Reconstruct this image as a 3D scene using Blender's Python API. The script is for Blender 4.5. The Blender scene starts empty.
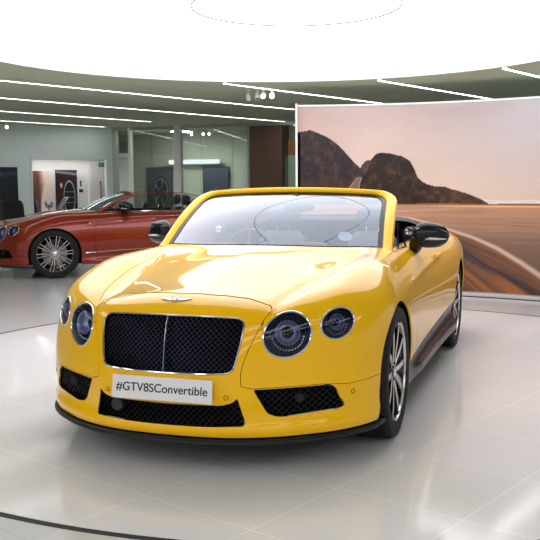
import bpy, math, random, itertools
import numpy as np
from mathutils import Vector, Matrix
random.seed(7); rng=np.random.default_rng(7)
SC=bpy.context.scene; COL=SC.collection
PI=math.pi
DISC_E=2.6;STRIP_E=12.0;WORLD_E=.6
# ---------- spline table ----------
def nat2(xs,ys):
    # natural cubic second derivs; ys (n,m)
    n=len(xs);A=np.zeros((n,n));b=np.zeros_like(ys);A[0,0]=A[-1,-1]=1
    for i in range(1,n-1):
        h0=xs[i]-xs[i-1];h1=xs[i+1]-xs[i]
        A[i,i-1]=h0;A[i,i]=2*(h0+h1);A[i,i+1]=h1
        b[i]=6*((ys[i+1]-ys[i])/h1-(ys[i]-ys[i-1])/h0)
    return np.linalg.solve(A,b)
def evalsp(xs,ys,q):
    xs=np.asarray(xs,float);ys=np.asarray(ys,float)
    if ys.ndim==1: ys=ys[:,None];sq=True
    else: sq=False
    M=nat2(xs,ys);q=np.clip(q,xs[0],xs[-1])
    i=np.clip(np.searchsorted(xs,q)-1,0,len(xs)-2);h=(xs[i+1]-xs[i])[:,None]
    a=(xs[i+1]-q)[:,None]/h;b=1-a
    r=a*ys[i]+b*ys[i+1]+((a**3-a)*M[i]+(b**3-b)*M[i+1])*h*h/6
    return r[:,0] if sq else r
class Tab:
    def __init__(s,us,vs,tab,st=.01):
        us=np.array(us,float);vs=np.array(vs,float);t=np.array(tab,float)
        s.u0=us[0];s.v0=vs[0];s.st=st
        U=np.arange(us[0],us[-1]+st,st);V=np.arange(vs[0],vs[-1]+st,st)
        g=evalsp(us,t,U);g=evalsp(vs,g.T,V).T
        s.g=g
    def __call__(s,u,v):
        fu=np.clip((u-s.u0)/s.st,1.001,s.g.shape[0]-3.001);fv=np.clip((v-s.v0)/s.st,1.001,s.g.shape[1]-3.001)
        iu=fu.astype(int);iv=fv.astype(int);a=fu-iu;b=fv-iv
        def w(t):return ((1-t)**3/6,(3*t**3-6*t*t+4)/6,(-3*t**3+3*t*t+3*t+1)/6,t**3/6)
        wu=w(a);wv=w(b);r=0
        for i in range(4):
            for j in range(4): r=r+wu[i]*wv[j]*s.g[iu+i-1,iv+j-1]
        return r
XT=[-.25,0,.25,.45,.6,.75,.85,1.02]
def mir(t): return [[r[1]]+r[1-1:] if False else [r[1]]+r for r in t]
T_=Tab([-1.05,-.85,-.6,-.3,0,.3,.62,.9,1.5,2.2,2.75,3.3,3.7,4.0],XT,mir([
 [.70,.695,.67,.62,.58,.53,.46],
 [.814,.808,.780,.748,.705,.65,.56],
 [.864,.857,.838,.826,.815,.772,.68],
 [.905,.898,.884,.885,.893,.862,.76],
 [.950,.943,.930,.935,.952,.928,.83],
 [.990,.985,.970,.964,.968,.945,.86],
 [1.018,1.016,1.008,.997,.978,.944,.86],
 [1.02,1.015,1.0,.985,.972,.952,.88],
 [1.025,1.02,1.005,.990,.975,.957,.89],
 [1.03,1.025,1.01,.992,.980,.965,.90],
 [1.03,1.025,1.01,.995,.985,.968,.90],
 [.985,.982,.972,.960,.945,.92,.85],
 [.93,.927,.918,.905,.885,.86,.80],
 [.87,.867,.858,.845,.825,.80,.74]]))
W_=Tab([-1.1,-.6,-.3,0,.4,.9,1.5,2.1,2.75,3.3,3.8,4.1],[.0,.15,.3,.45,.6,.75,.88,1.1],[
 [.85,.86,.88,.89,.89,.88,.84,.76],
 [.91,.920,.940,.947,.945,.93,.885,.80],
 [.92,.935,.955,.965,.965,.948,.90,.81],
 [.92,.940,.962,.974,.973,.953,.905,.82],
 [.90,.925,.948,.960,.962,.948,.908,.82],
 [.89,.915,.938,.950,.955,.945,.910,.82],
 [.89,.915,.938,.952,.958,.950,.918,.83],
 [.90,.922,.945,.962,.972,.970,.940,.84],
 [.92,.935,.960,.978,.986,.980,.945,.83],
 [.89,.905,.928,.945,.952,.943,.905,.80],
 [.82,.835,.855,.87,.872,.860,.82,.73],
 [.70,.715,.735,.75,.752,.740,.70,.61]])
XF=[-.2,0,.2,.36,.46,.557,.66,.755,.85,.92,1.02]
F_=Tab([.0,.2,.3,.42,.52,.67,.77,.9,1.1],XF,mir([
 [-.93,-.92,-.89,-.85,-.80,-.725,-.64,-.52,-.42,-.16],
 [-.945,-.935,-.902,-.862,-.81,-.735,-.655,-.54,-.43,-.16],
 [-.945,-.935,-.904,-.858,-.805,-.732,-.65,-.54,-.43,-.16],
 [-.960,-.950,-.912,-.855,-.795,-.722,-.642,-.54,-.43,-.16],
 [-.952,-.944,-.900,-.843,-.777,-.702,-.622,-.53,-.41,-.14],
 [-.928,-.915,-.862,-.812,-.752,-.678,-.592,-.485,-.36,-.11],
 [-.908,-.895,-.835,-.790,-.732,-.657,-.565,-.44,-.31,-.1],
 [-.87,-.858,-.79,-.75,-.69,-.61,-.52,-.40,-.28,-.1],
 [-.74,-.735,-.71,-.67,-.61,-.53,-.44,-.32,-.2,.0]]))
R_=Tab([-.25,0,.3,.6,.8,.9,1.0],[0,.2,.4,.6,.8,1.0],[
 [3.78,3.80,3.84,3.86,3.84,3.78],[3.78,3.80,3.84,3.86,3.84,3.78],[3.76,3.78,3.82,3.84,3.82,3.76],[3.68,3.70,3.74,3.76,3.74,3.68],
 [3.55,3.57,3.61,3.63,3.61,3.55],[3.40,3.42,3.46,3.48,3.46,3.40],[3.1,3.1,3.15,3.2,3.15,3.1]])
def smax(a,b,k):
    h=np.maximum(k-np.abs(a-b),0)/k
    return np.maximum(a,b)+h*h*h*k/6
def sst(a,b,x):
    t=np.clip((x-a)/(b-a),0,1);return t*t*t*(t*(6*t-15)+10)
ZB=.185
def fbody(x,y,z):
    ax=np.abs(x)
    hs=.455+.165*sst(-.9,.6,y)+.0*y
    win=sst(-.98,-.62,y)*(1-sst(.05,.70,y))
    sp=np.sqrt(ax*ax+.0004)-.02
    T=T_(y,ax)-win*(.046*np.minimum(sp,hs)*(1-sst(0.,.14,ax-hs))+.008*np.exp(-((ax-hs-.01)/.035)**2))
    W=W_(y,z)
    zl=.765+.055*y;W=W+.006*np.exp(-((z-zl)/.022)**2)*sst(.2,.7,y)*(1-sst(1.5,2.1,y))
    F=F_(z,ax)-.014*np.exp(-((z-.232)/.028)**2)+.006*np.exp(-((z-.31)/.05)**2)*sst(.36,.5,ax)
    R=R_(ax,z)
    ft=(z-T)*.97; fs=(ax-W); ff=(F-y)*.78; fr=(y-R)*.9
    g=smax(ff,fs,.16)
    g=smax(g,fr,.2)
    k=.13+.05*sst(.1,-.5,y)+.0*ax
    g=smax(g,ft,k)
    zb=ZB
    return smax(g,(zb-z),.03)
def gradbody(P,h=1e-3):
    g=np.zeros_like(P)
    for i in range(3):
        d=np.zeros(3);d[i]=h
        g[:,i]=fbody(*(P+d).T)-fbody(*(P-d).T)
    return g/np.linalg.norm(g,axis=1)[:,None]
IN=np.array([[-.5,-.35,.42],[.5,3.2,.62]]);OUT=np.array([[-1.2,-1.25,-.05],[1.2,4.15,1.35]])
def base(res=.0125):
    """box-topology grid cast onto the implicit surface"""
    n=[int((OUT[1,i]-OUT[0,i])/res) for i in range(3)]
    n[0]+=n[0]%2
    idx={};V=[];F=[]
    import itertools
    allV=[];allF=[];off=0
    for ax in range(3):
        for side in (0,1):
            a,b=[i for i in range(3) if i!=ax]
            A,B=np.meshgrid(np.linspace(0,1,n[a]+1),np.linspace(0,1,n[b]+1),indexing='ij')
            S=np.zeros(A.shape+(3,));S[...,a]=A;S[...,b]=B;S[...,ax]=side
            I=np.arange(A.size).reshape(A.shape)
            q=np.stack([I[:-1,:-1],I[1:,:-1],I[1:,1:],I[:-1,1:]],-1).reshape(-1,4)
            # orientation
            flip=(side==0)^(ax==1)
            if flip:q=q[:,::-1]
            allV.append(S.reshape(-1,3));allF.append(q+off);off+=A.size
    S=np.vstack(allV);Fc=np.vstack(allF)
    # weld
    key=np.round(S*100000).astype(np.int64);_,first,inv=np.unique(key,axis=0,return_index=True,return_inverse=True)
    inv=inv.ravel();S=S[first];Fc=inv[Fc]
    p0=IN[0]+S*(IN[1]-IN[0]);p1=OUT[0]+S*(OUT[1]-OUT[0])
    lo=np.zeros(len(S));hi=np.ones(len(S))
    for _ in range(22):
        m=(lo+hi)/2;P=p0+(p1-p0)*m[:,None];v=fbody(*P.T)
        neg=v<0;lo=np.where(neg,m,lo);hi=np.where(neg,hi,m)
    P=p0+(p1-p0)*((lo+hi)/2)[:,None]
    return P,Fc,gradbody(P)
# ================= materials =================
def lin(c):
    return tuple(((v/255)/12.92 if v/255<=.04045 else ((v/255+.055)/1.055)**2.4) for v in c)+(1.0,)
def mat(name,col,rough=.5,metal=0,coat=0,emit=None,es=0,spec=.5,bump=None,ior=1.45,alpha=1):
    m=bpy.data.materials.new(name);m.use_nodes=True;nt=m.node_tree;b=nt.nodes['Principled BSDF']
    if len(col)==3: col=lin(col)
    b.inputs['Base Color'].default_value=col;b.inputs['Roughness'].default_value=rough;b.inputs['Metallic'].default_value=metal
    b.inputs['Coat Weight'].default_value=coat;b.inputs['Coat Roughness'].default_value=.015
    b.inputs['Specular IOR Level'].default_value=spec;b.inputs['IOR'].default_value=ior
    if emit is not None:
        b.inputs['Emission Color'].default_value=lin(emit);b.inputs['Emission Strength'].default_value=es
    if bump:
        sc,st=bump
        tc=nt.nodes.new('ShaderNodeTexCoord');n=nt.nodes.new('ShaderNodeTexNoise');n.inputs['Scale'].default_value=sc
        bp=nt.nodes.new('ShaderNodeBump');bp.inputs['Strength'].default_value=st;bp.inputs['Distance'].default_value=.002
        nt.links.new(tc.outputs['Object'],n.inputs['Vector']);nt.links.new(n.outputs['Fac'],bp.inputs['Height']);nt.links.new(bp.outputs['Normal'],b.inputs['Normal'])
    return m
def paint(name,col,flake=0,rough=.3,coatior=1.5,metal=0):
    m=mat(name,col,rough,metal,1.0,spec=.08);nt=m.node_tree;b=nt.nodes['Principled BSDF']
    b.inputs['Coat IOR'].default_value=coatior
    tc=nt.nodes.new('ShaderNodeTexCoord');n=nt.nodes.new('ShaderNodeTexNoise');n.inputs['Scale'].default_value=900
    mx=nt.nodes.new('ShaderNodeMix');mx.data_type='RGBA';c=lin(col)
    mx.inputs[6].default_value=tuple(v*.94 for v in c[:3])+(1,);mx.inputs[7].default_value=tuple(min(1,v*1.05) for v in c[:3])+(1,)
    nt.links.new(tc.outputs['Object'],n.inputs['Vector']);nt.links.new(n.outputs['Fac'],mx.inputs[0]);nt.links.new(mx.outputs[2],b.inputs['Base Color'])
    return m
def glass(name,tint=(1,1,1),ior=1.5,rough=0.0,refl=(1,1,1),gain=1.6):
    m=bpy.data.materials.new(name);m.use_nodes=True;nt=m.node_tree;nt.nodes.clear()
    o=nt.nodes.new('ShaderNodeOutputMaterial');t=nt.nodes.new('ShaderNodeBsdfTransparent');g=nt.nodes.new('ShaderNodeBsdfGlossy')
    f=nt.nodes.new('ShaderNodeMath');lw=nt.nodes.new('ShaderNodeLayerWeight');lw.inputs[0].default_value=.5;pw5=nt.nodes.new('ShaderNodeMath');pw5.operation='POWER';pw5.inputs[1].default_value=5;F0=((ior-1)/(ior+1))**2;mx=nt.nodes.new('ShaderNodeMixShader')
    t.inputs[0].default_value=tuple(tint)+(1,);g.inputs['Roughness'].default_value=rough;g.inputs[0].default_value=tuple(refl)+(1,);f.operation='MULTIPLY_ADD';f.inputs[1].default_value=(1-F0)*gain;f.inputs[2].default_value=F0*gain;f.use_clamp=True;nt.links.new(lw.outputs['Facing'],pw5.inputs[0]);nt.links.new(pw5.outputs[0],f.inputs[0])
    # the same reflectance from either side of the pane
    nt.links.new(f.outputs[0],mx.inputs[0]);nt.links.new(t.outputs[0],mx.inputs[1]);nt.links.new(g.outputs[0],mx.inputs[2]);nt.links.new(mx.outputs[0],o.inputs[0])
    return m
def emis(name,col,s):
    m=bpy.data.materials.new(name);m.use_nodes=True;nt=m.node_tree;nt.nodes.clear()
    o=nt.nodes.new('ShaderNodeOutputMaterial');e=nt.nodes.new('ShaderNodeEmission');e.inputs[0].default_value=lin(col);e.inputs[1].default_value=s
    nt.links.new(e.outputs[0],o.inputs[0]);return m
M={}
M['yellow']=paint('yellow_paint',(255,193,0),coatior=1.39)
M['red']=paint('red_paint',(138,44,24),rough=.35,coatior=1.5,metal=.35)
M['white_car']=paint('grey_paint',(150,150,150))
M['black_gloss']=mat('black_gloss',(8,8,10),.08,coat=1)
M['black']=mat('black_plastic',(12,12,14),.55)
M['deep']=mat('dark_void',(4,4,5),.9,spec=.1)
M['chrome']=mat('chrome',(225,225,230),.08,1)
M['darkchrome']=mat('dark_chrome',(70,72,86),.22,1)
M['grillewire']=mat('grille_wire',(62,64,84),.3,1)
M['splitter']=mat('splitter_black',(12,12,14),.38)
M['silver']=mat('machined_alloy',(214,212,214),.22,1)
M['alloy']=mat('silver_alloy',(190,190,195),.25,.9)
M['tyre']=mat('tyre_rubber',(17,17,20),.75,bump=(300,.2))
M['disc']=mat('brake_disc',(120,120,125),.35,1)
M['leather']=mat('black_leather',(22,22,26),.45,bump=(120,.3))
M['redleather']=mat('red_leather',(120,30,22),.5,bump=(120,.3))
M['greyleather']=mat('grey_leather',(84,86,94),.5,bump=(120,.3))
M['white']=mat('white_plastic',(235,235,236),.4)
M['plate']=mat('plate_white',(232,230,232),.35)
M['ink']=mat('plate_ink',(40,40,48),.5)
M['glass']=glass('windscreen_glass',(.50,.58,.66),1.5,refl=(.80,.89,1),gain=3.3)
M['sideglass']=glass('side_glass',(.80,.86,.84),1.5,gain=1)
M['lens']=glass('lamp_lens',(.96,.97,1),1.5,gain=.8)
M['lampdark']=mat('lamp_housing',(34,42,92),.2,.5)
M['framechrome']=mat('shaded_chrome',(150,152,164),.16,1)
M['mirrorcap']=mat('mirror_cap_black',(14,15,26),.16)
M['lensball']=mat('projector_glass',(5,7,18),.04)
M['reflector']=mat('lamp_reflector',(142,148,184),.34,.8)
M['led']=mat('lamp_crystal',(200,210,230),.15,.8)
M['redenamel']=mat('red_enamel',(150,20,30),.3,coat=1)
M['amber']=mat('indicator_lens',(225,225,228),.12,coat=1)
M['tail']=mat('tail_lamp_red',(130,8,8),.1,coat=1)
M['carpet']=mat('black_carpet',(18,18,20),.95)
# ================= mesh helpers =================
def quat_to(v,up=Vector((0,0,1))):
    return Vector(v).to_track_quat('Z','Y')
class MB:
    def __init__(s): s.v=[];s.f=[];s.m=[];s.n=0;s.cur=0
    def add(s,V,F,m=None):
        V=np.asarray(V,float);s.v.append(V)
        for f in F: s.f.append([int(i)+s.n for i in f]);s.m.append(s.cur if m is None else m)
        s.n+=len(V);return s
    def grid(s,G,m=None,closeu=False,closev=False,flip=False):
        G=np.asarray(G,float);a,b=G.shape[:2];I=np.arange(a*b).reshape(a,b);F=[]
        for i in range(a if closeu else a-1):
            for j in range(b if closev else b-1):
                q=[I[i,j],I[(i+1)%a,j],I[(i+1)%a,(j+1)%b],I[i,(j+1)%b]]
                F.append(q[::-1] if flip else q)
        return s.add(G.reshape(-1,3),F,m)
    def box(s,c,d,m=None,R=None,bev=0):
        x,y,z=[k/2 for k in d]
        if bev<=0:
            V=np.array([(i*x,j*y,k*z) for i in(-1,1) for j in(-1,1) for k in(-1,1)])
            F=[(0,1,3,2),(4,6,7,5),(0,4,5,1),(2,3,7,6),(0,2,6,4),(1,5,7,3)]
        else:
            b=min(bev,x*.9,y*.9,z*.9);V=[];F=[];idx={}
            for i in(-1,1):
                for j in(-1,1):
                    for k in(-1,1):
                        for t in range(3):
                            p=[i*x,j*y,k*z]
                            for u in range(3):
                                if u!=t: p[u]-=(i,j,k)[u]*b
                            idx[i,j,k,t]=len(V);V.append(p)
            V=np.array(V)
            def q(l): 
                P=V[l];n=np.cross(P[1]-P[0],P[2]-P[0]);
                F.append(l if np.dot(n,P.mean(0))>0 else l[::-1])
            for t in range(3):
                u,w=[a for a in range(3) if a!=t]
                for sgn in(-1,1):
                    l=[]
                    for (a,bb) in((-1,-1),(1,-1),(1,1),(-1,1)):
                        k=[0,0,0];k[t]=sgn;k[u]=a;k[w]=bb;l.append(idx[k[0],k[1],k[2],t])
                    q(l)
            for t in range(3):   # edges along axis t
                u,w=[a for a in range(3) if a!=t]
                for a in(-1,1):
                    for bb in(-1,1):
                        k1=[0,0,0];k1[u]=a;k1[w]=bb;k2=list(k1);k1[t]=-1;k2[t]=1
                        q([idx[tuple(k1)+(u,)],idx[tuple(k2)+(u,)],idx[tuple(k2)+(w,)],idx[tuple(k1)+(w,)]])
            for i in(-1,1):
                for j in(-1,1):
                    for k in(-1,1): q([idx[i,j,k,0],idx[i,j,k,1],idx[i,j,k,2]])
        if R is not None: V=V@np.array(R).T
        return s.add(V+np.array(c),F,m)
    def tube(s,path,r,n=8,m=None,closed=False,caps=True,flat=None):
        P=np.asarray(path,float);k=len(P)
        rr=np.full(k,r) if np.isscalar(r) else np.asarray(r)
        T=np.roll(P,-1,0)-np.roll(P,1,0)
        if not closed: T[0]=P[1]-P[0];T[-1]=P[-1]-P[-2]
        T/=np.linalg.norm(T,axis=1)[:,None]+1e-12
        up=np.array([0,0,1.]) if abs(T[0][2])<.9 else np.array([1.,0,0])
        A=np.cross(T[0],up);A/=np.linalg.norm(A);G=[]
        for i in range(k):
            A=A-T[i]*(A@T[i]);A/=np.linalg.norm(A)+1e-12;B=np.cross(T[i],A)
            th=np.linspace(0,2*PI,n,endpoint=False)
            G.append(P[i]+rr[i]*(np.cos(th)[:,None]*A+np.sin(th)[:,None]*B))
        G=np.array(G)
        s.grid(G,m,closeu=closed,closev=True)
        if caps and not closed:
            b=s.n-k*n;c=s.cur if m is None else m
            s.f.append([b+i for i in range(n)][::-1][::-1]);s.m.append(c)
            s.f.append([b+(k-1)*n+i for i in range(n)][::-1]);s.m.append(c)
        return s
    def lathe(s,prof,n=48,axis='x',c=(0,0,0),m=None,rmod=None,closed=False):
        # prof: (a, r) along axis
        prof=np.asarray(prof,float);th=np.linspace(0,2*PI,n,endpoint=False);G=np.zeros((n,len(prof),3))
        for j,(a,r) in enumerate(prof):
            R=r if rmod is None else rmod(th,j,r)
            u=np.cos(th)*R;v=np.sin(th)*R
            if axis=='x': G[:,j]=np.stack([np.full(n,a),u,v],1)
            elif axis=='y': G[:,j]=np.stack([v,np.full(n,a),u],1)
            else: G[:,j]=np.stack([u,v,np.full(n,a)],1)
        return s.grid(G+np.array(c),m,closeu=True,closev=closed)
    def prism(s,poly,h,plane='xy',at=0,m=None):
        # poly 2D extruded between at and at+h ; plane xy->z, xz->y, yz->x
        poly=np.asarray(poly,float);k=len(poly);V=[]
        for a in(at,at+h):
            for p in poly:
                V.append({'xy':(p[0],p[1],a),'xz':(p[0],a,p[1]),'yz':(a,p[0],p[1])}[plane])
        F=[list(range(k))[::-1],list(range(k,2*k))]+[[i,(i+1)%k,k+(i+1)%k,k+i] for i in range(k)]
        return s.add(V,F,m)
    def xf(s,Mx,start=0):
        Mx=np.array(Mx)
        s.v=[v@Mx[:3,:3].T+Mx[:3,3] for v in s.v];return s
    def build(s,name,mats,parent=None,smooth=40,loc=None,fix=True):
        me=bpy.data.meshes.new(name)
        V=np.vstack(s.v);me.from_pydata(V.tolist(),[],s.f);
        if not isinstance(mats,(list,tuple)): mats=[mats]
        for m in mats: me.materials.append(m)
        me.polygons.foreach_set('material_index',s.m)
        me.validate()
        if fix:
            import bmesh
            bm=bmesh.new();bm.from_mesh(me);bmesh.ops.recalc_face_normals(bm,faces=bm.faces);bm.to_mesh(me);bm.free()
        if smooth: 
            me.shade_smooth()
            try: me.set_sharp_from_angle(angle=math.radians(smooth))
            except Exception: pass
        o=bpy.data.objects.new(name,me);COL.objects.link(o)
        if parent is not None: o.parent=parent
        if loc is not None: o.location=loc
        return o
def thing(name,label,cat,loc=(0,0,0),rz=0,group=None):
    o=bpy.data.objects.new(name,None);COL.objects.link(o);o.empty_display_size=.1;o.location=loc;o.rotation_euler=(0,0,rz)
    return tag(o,label,cat,group)
def tag(o,label,cat,group=None):
    o['label']=label;o['category']=cat
    if group:o['group']=group
    return o
def struct(name,mb,m,**k):
    o=mb.build(name,m,**k) if isinstance(mb,MB) else mb
    o['kind']='structure';return o
def copy_tree(o,parent=None):
    c=o.copy();COL.objects.link(c)
    if parent is not None:c.parent=parent
    for ch in [x for x in COL.objects if x.parent==o]: copy_tree(ch,c)
    return c
# ================= 2D fields =================
def catmull(P,n=8,closed=True):
    P=np.asarray(P,float);k=len(P);out=[]
    rngk=range(k) if closed else range(k-1)
    for i in rngk:
        p0,p1,p2,p3=[P[(i+j)%k] if closed else P[min(max(i+j,0),k-1)] for j in(-1,0,1,2)]
        for t in np.linspace(0,1,n,endpoint=False):
            out.append(.5*((2*p1)+(-p0+p2)*t+(2*p0-5*p1+4*p2-p3)*t*t+(-p0+3*p1-3*p2+p3)*t**3))
    if not closed: out.append(P[-1])
    return np.array(out)
def roundpoly(P,r,n=6):
    """closed polygon with corners rounded (r scalar or list)"""
    P=np.asarray(P,float);k=len(P);out=[];r=[r]*k if np.isscalar(r) else r
    for i in range(k):
        p=P[i];a=P[i-1]-p;b=P[(i+1)%k]-p;la=np.linalg.norm(a);lb=np.linalg.norm(b);d=min(r[i],la*.49,lb*.49)
        A=p+a/la*d;B=p+b/lb*d
        for t in np.linspace(0,1,n): out.append((1-t)**2*A+2*t*(1-t)*p+t*t*B)
    return np.array(out)
def sdpoly(px,py,P):
    """signed distance, negative inside"""
    d=np.full(px.shape,1e9);ins=np.zeros(px.shape,bool);k=len(P)
    for i in range(k):
        a=P[i];b=P[(i+1)%k];e=b-a;L=e@e
        if L<1e-14: continue
        t=np.clip(((px-a[0])*e[0]+(py-a[1])*e[1])/L,0,1)
        d=np.minimum(d,(px-a[0]-e[0]*t)**2+(py-a[1]-e[1]*t)**2)
        c=((a[1]>py)!=(b[1]>py))
        if a[1]!=b[1]: ins^=c&(px<(b[0]-a[0])*(py-a[1])/(b[1]-a[1])+a[0])
    d=np.sqrt(d);return np.where(ins,-d,d)
# ================= clip machinery =================
def clip(S,s):
    """keep the part of the triangle surface where s<0"""
    P,N,T=S;s=np.where(np.abs(s)<1e-7,-1e-7,s);neg=s[T]<0;c=neg.sum(1)
    keep=T[c==3];newT=[keep]
    m1=T[c==1];g1=neg[c==1];m2=T[c==2];g2=neg[c==2]
    if len(m1)+len(m2)==0: return compact((P,N,keep))
    def rot(T_,k): 
        r=np.arange(len(T_));return np.stack([T_[r,k],T_[r,(k+1)%3],T_[r,(k+2)%3]],1)
    a=rot(m1,g1.argmax(1));b=rot(m2,(~g2).argmax(1))
    E=np.vstack([a[:,[0,1]],a[:,[0,2]],b[:,[0,1]],b[:,[0,2]]]);Es=np.sort(E,1)
    key=Es[:,0].astype(np.int64)*(len(P)+1)+Es[:,1];u,fi,inv=np.unique(key,return_index=True,return_inverse=True);inv=inv.ravel()
    i0=Es[fi,0];i1=Es[fi,1];t=(s[i0]/(s[i0]-s[i1]))[:,None]
    NP=P[i0]+(P[i1]-P[i0])*t;NN=N[i0]+(N[i1]-N[i0])*t;NN/=np.linalg.norm(NN,axis=1)[:,None]
    base_=len(P);id_=inv+base_;na=len(a);nb=len(b)
    e01=id_[:na];e02=id_[na:2*na];f01=id_[2*na:2*na+nb];f02=id_[2*na+nb:]
    newT.append(np.stack([a[:,0],e01,e02],1))
    newT.append(np.stack([f01,b[:,1],b[:,2]],1));newT.append(np.stack([f01,b[:,2],f02],1))
    return compact((np.vstack([P,NP]),np.vstack([N,NN]),np.vstack(newT)))
def compact(S):
    P,N,T=S;u,inv=np.unique(T,return_inverse=True);return P[u],N[u],inv.reshape(T.shape)
def flange(S,depth=.012):
    P,N,T=S;E=np.vstack([T[:,[0,1]],T[:,[1,2]],T[:,[2,0]]])
    key=np.sort(E,1);k=key[:,0].astype(np.int64)*(len(P)+1)+key[:,1]
    u,fi,cnt=np.unique(k,return_index=True,return_counts=True);B=E[fi[cnt==1]]
    L=np.linalg.norm(P[B[:,0]]-P[B[:,1]],axis=1)
    vs,inv=np.unique(B,return_inverse=True);B2=inv.reshape(B.shape)
    n0=len(P);NP=P[vs]-N[vs]*depth
    F=np.stack([B[:,1],B[:,0],n0+B2[:,0],n0+B2[:,1]],1)
    return np.vstack([P,NP]),np.vstack([N,N[vs]]),F
def panel(name,S,m,parent,depth=.007):
    P,N,T=S
    if depth: P2,N2,Q=flange(S,depth)
    else: P2,N2,Q=P,N,np.zeros((0,4),int)
    me=bpy.data.meshes.new(name)
    nv=len(P2);nt_=len(T);nq=len(Q)
    me.vertices.add(nv);me.vertices.foreach_set('co',P2.astype(np.float32).ravel())
    loops=np.concatenate([T.ravel(),Q.ravel()]).astype(np.int32)
    me.loops.add(len(loops));me.loops.foreach_set('vertex_index',loops)
    ls=np.concatenate([np.arange(nt_)*3,nt_*3+np.arange(nq)*4]).astype(np.int32)
    me.polygons.add(nt_+nq);me.polygons.foreach_set('loop_start',ls)
    me.update(calc_edges=True)
    me.materials.append(m)
    me.polygons.foreach_set('use_smooth',np.ones(nt_+nq,bool))
    LN=np.zeros((len(loops),3),np.float32);LN[:nt_*3]=N[T.ravel()]
    if nq:
        a=P2[Q[:,1]]-P2[Q[:,0]];b=P2[Q[:,2]]-P2[Q[:,0]];fn=np.cross(a,b);fn/=np.linalg.norm(fn,axis=1)[:,None]+1e-12
        LN[nt_*3:]=np.repeat(fn,4,axis=0)
    me.normals_split_custom_set(LN)
    o=bpy.data.objects.new(name,me);COL.objects.link(o);o.parent=parent
    return o
def surf_y(x,z,lo=-1.2,hi=.3):
    """front skin y at (x,z)"""
    x=np.atleast_1d(np.asarray(x,float));z=np.atleast_1d(np.asarray(z,float))+0*x;x=x+0*z
    # march inwards then bisect
    a=np.full(x.shape,lo);st=.02;done=np.zeros(x.shape,bool)
    for _ in range(int((hi-lo)/st)):
        v=fbody(x,a+st,z);done|=(v<0);a=np.where(done,a,a+st)
    b=a+st
    for _ in range(16):
        m=(a+b)/2;neg=fbody(x,m,z)<0;b=np.where(neg,m,b);a=np.where(neg,a,m)
    return (a+b)/2
def surf_n(P): return gradbody(np.atleast_2d(P))
def surf_x(y,z):
    y=np.atleast_1d(np.asarray(y,float));z=np.atleast_1d(np.asarray(z,float))+0*y;y=y+0*z
    a=np.full(y.shape,.3);b=np.full(y.shape,1.2)
    for _ in range(22):
        m=(a+b)/2;neg=fbody(m,y,z)<0;a=np.where(neg,m,a);b=np.where(neg,b,m)
    return (a+b)/2
def surf_z(x,y):
    x=np.atleast_1d(np.asarray(x,float));y=np.atleast_1d(np.asarray(y,float))+0*x;x=x+0*y
    a=np.full(x.shape,.45);b=np.full(x.shape,1.3)
    for _ in range(22):
        m=(a+b)/2;neg=fbody(x,y,m)<0;a=np.where(neg,m,a);b=np.where(neg,b,m)
    return (a+b)/2
def contour(z,ang,c=(0,.3)):
    """plan outline of the body at height z, ang measured from straight ahead (-y)"""
    ang=np.asarray(ang);dx=np.sin(ang);dy=-np.cos(ang);a=np.zeros(ang.shape);b=np.full(ang.shape,4.2)
    for _ in range(24):
        m=(a+b)/2;neg=fbody(c[0]+dx*m,c[1]+dy*m,np.full(m.shape,z))<0;a=np.where(neg,m,a);b=np.where(neg,b,m)
    return np.stack([c[0]+dx*a,c[1]+dy*a],1)
M['plinth']=mat('grey_plinth',(176,172,172),.3)
M['edgewhite']=mat('white_edge',(232,232,236),.3)
M['postgrey']=mat('grey_post',(168,176,168),.4)
M['doorwhite']=mat('door_white',(226,222,218),.45)
M['exitgreen']=mat('exit_green',(20,130,84),.4,emit=(20,140,90),es=.25)
M['brownwood']=mat('brown_timber',(104,78,64),.45)
M['palegreen']=mat('pale_green_panel',(176,198,162),.5)
M['orange']=mat('orange_panel',(200,112,56),.5)
M['backwall']=mat('back_wall_paint',(206,210,198),.65)
M['soft']=emis('soft_light',(240,246,250),1.1)
M['strip2']=emis('room_light',(255,253,248),55.0)
M['spotlit']=emis('spot_lamp',(255,250,248),8.0)
M['soft3']=emis('added_wide_panel',(255,252,250),3.2)
# ================= the convertible body =================
RES=.0125
def mirpoly(h):
    h=[tuple(p) for p in h];return h+[(-x,z) for x,z in h[::-1] if x>1e-6]
GR=roundpoly(mirpoly([(0,.763),(.20,.762),(.372,.750),(.366,.66),(.338,.506),(.18,.500),(0,.498)]),[.02,.05,.045,.1,.04,.05,.02,.05,.04,.1,.045,.05])
CI=roundpoly(mirpoly([(0,.350),(.285,.353),(.340,.368),(.358,.392),(.376,.32),(.392,.254),(.2,.247),(0,.246)]),.018)
SI=roundpoly([(.425,.425),(.752,.425),(.797,.312),(.765,.303),(.54,.288),(.485,.300)],[.012,.035,.022,.02,.03,.03])
def ell(c,rx,rz,n=56,tilt=0):
    t=np.linspace(0,2*PI,n,endpoint=False);x=rx*np.cos(t);z=rz*np.sin(t)
    return np.stack([c[0]+x*math.cos(tilt)-z*math.sin(tilt),c[1]+x*math.sin(tilt)+z*math.cos(tilt)],1)
HL1=ell((.5545,.671),.100,.105);HL2=ell((.755,.709),.065,.0735)
CO=catmull([(0,.44),(.2,.455),(.42,.50),(.64,.60),(.725,.70),(.745,.9),(.75,1.3),(.75,1.9),(.735,2.3),(.66,2.52),(.45,2.64),(0,2.68),(-.45,2.64),(-.66,2.52),(-.735,2.3),(-.75,1.9),(-.75,1.3),(-.745,.9),(-.725,.70),(-.64,.60),(-.42,.50),(-.2,.455)],4)
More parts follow.
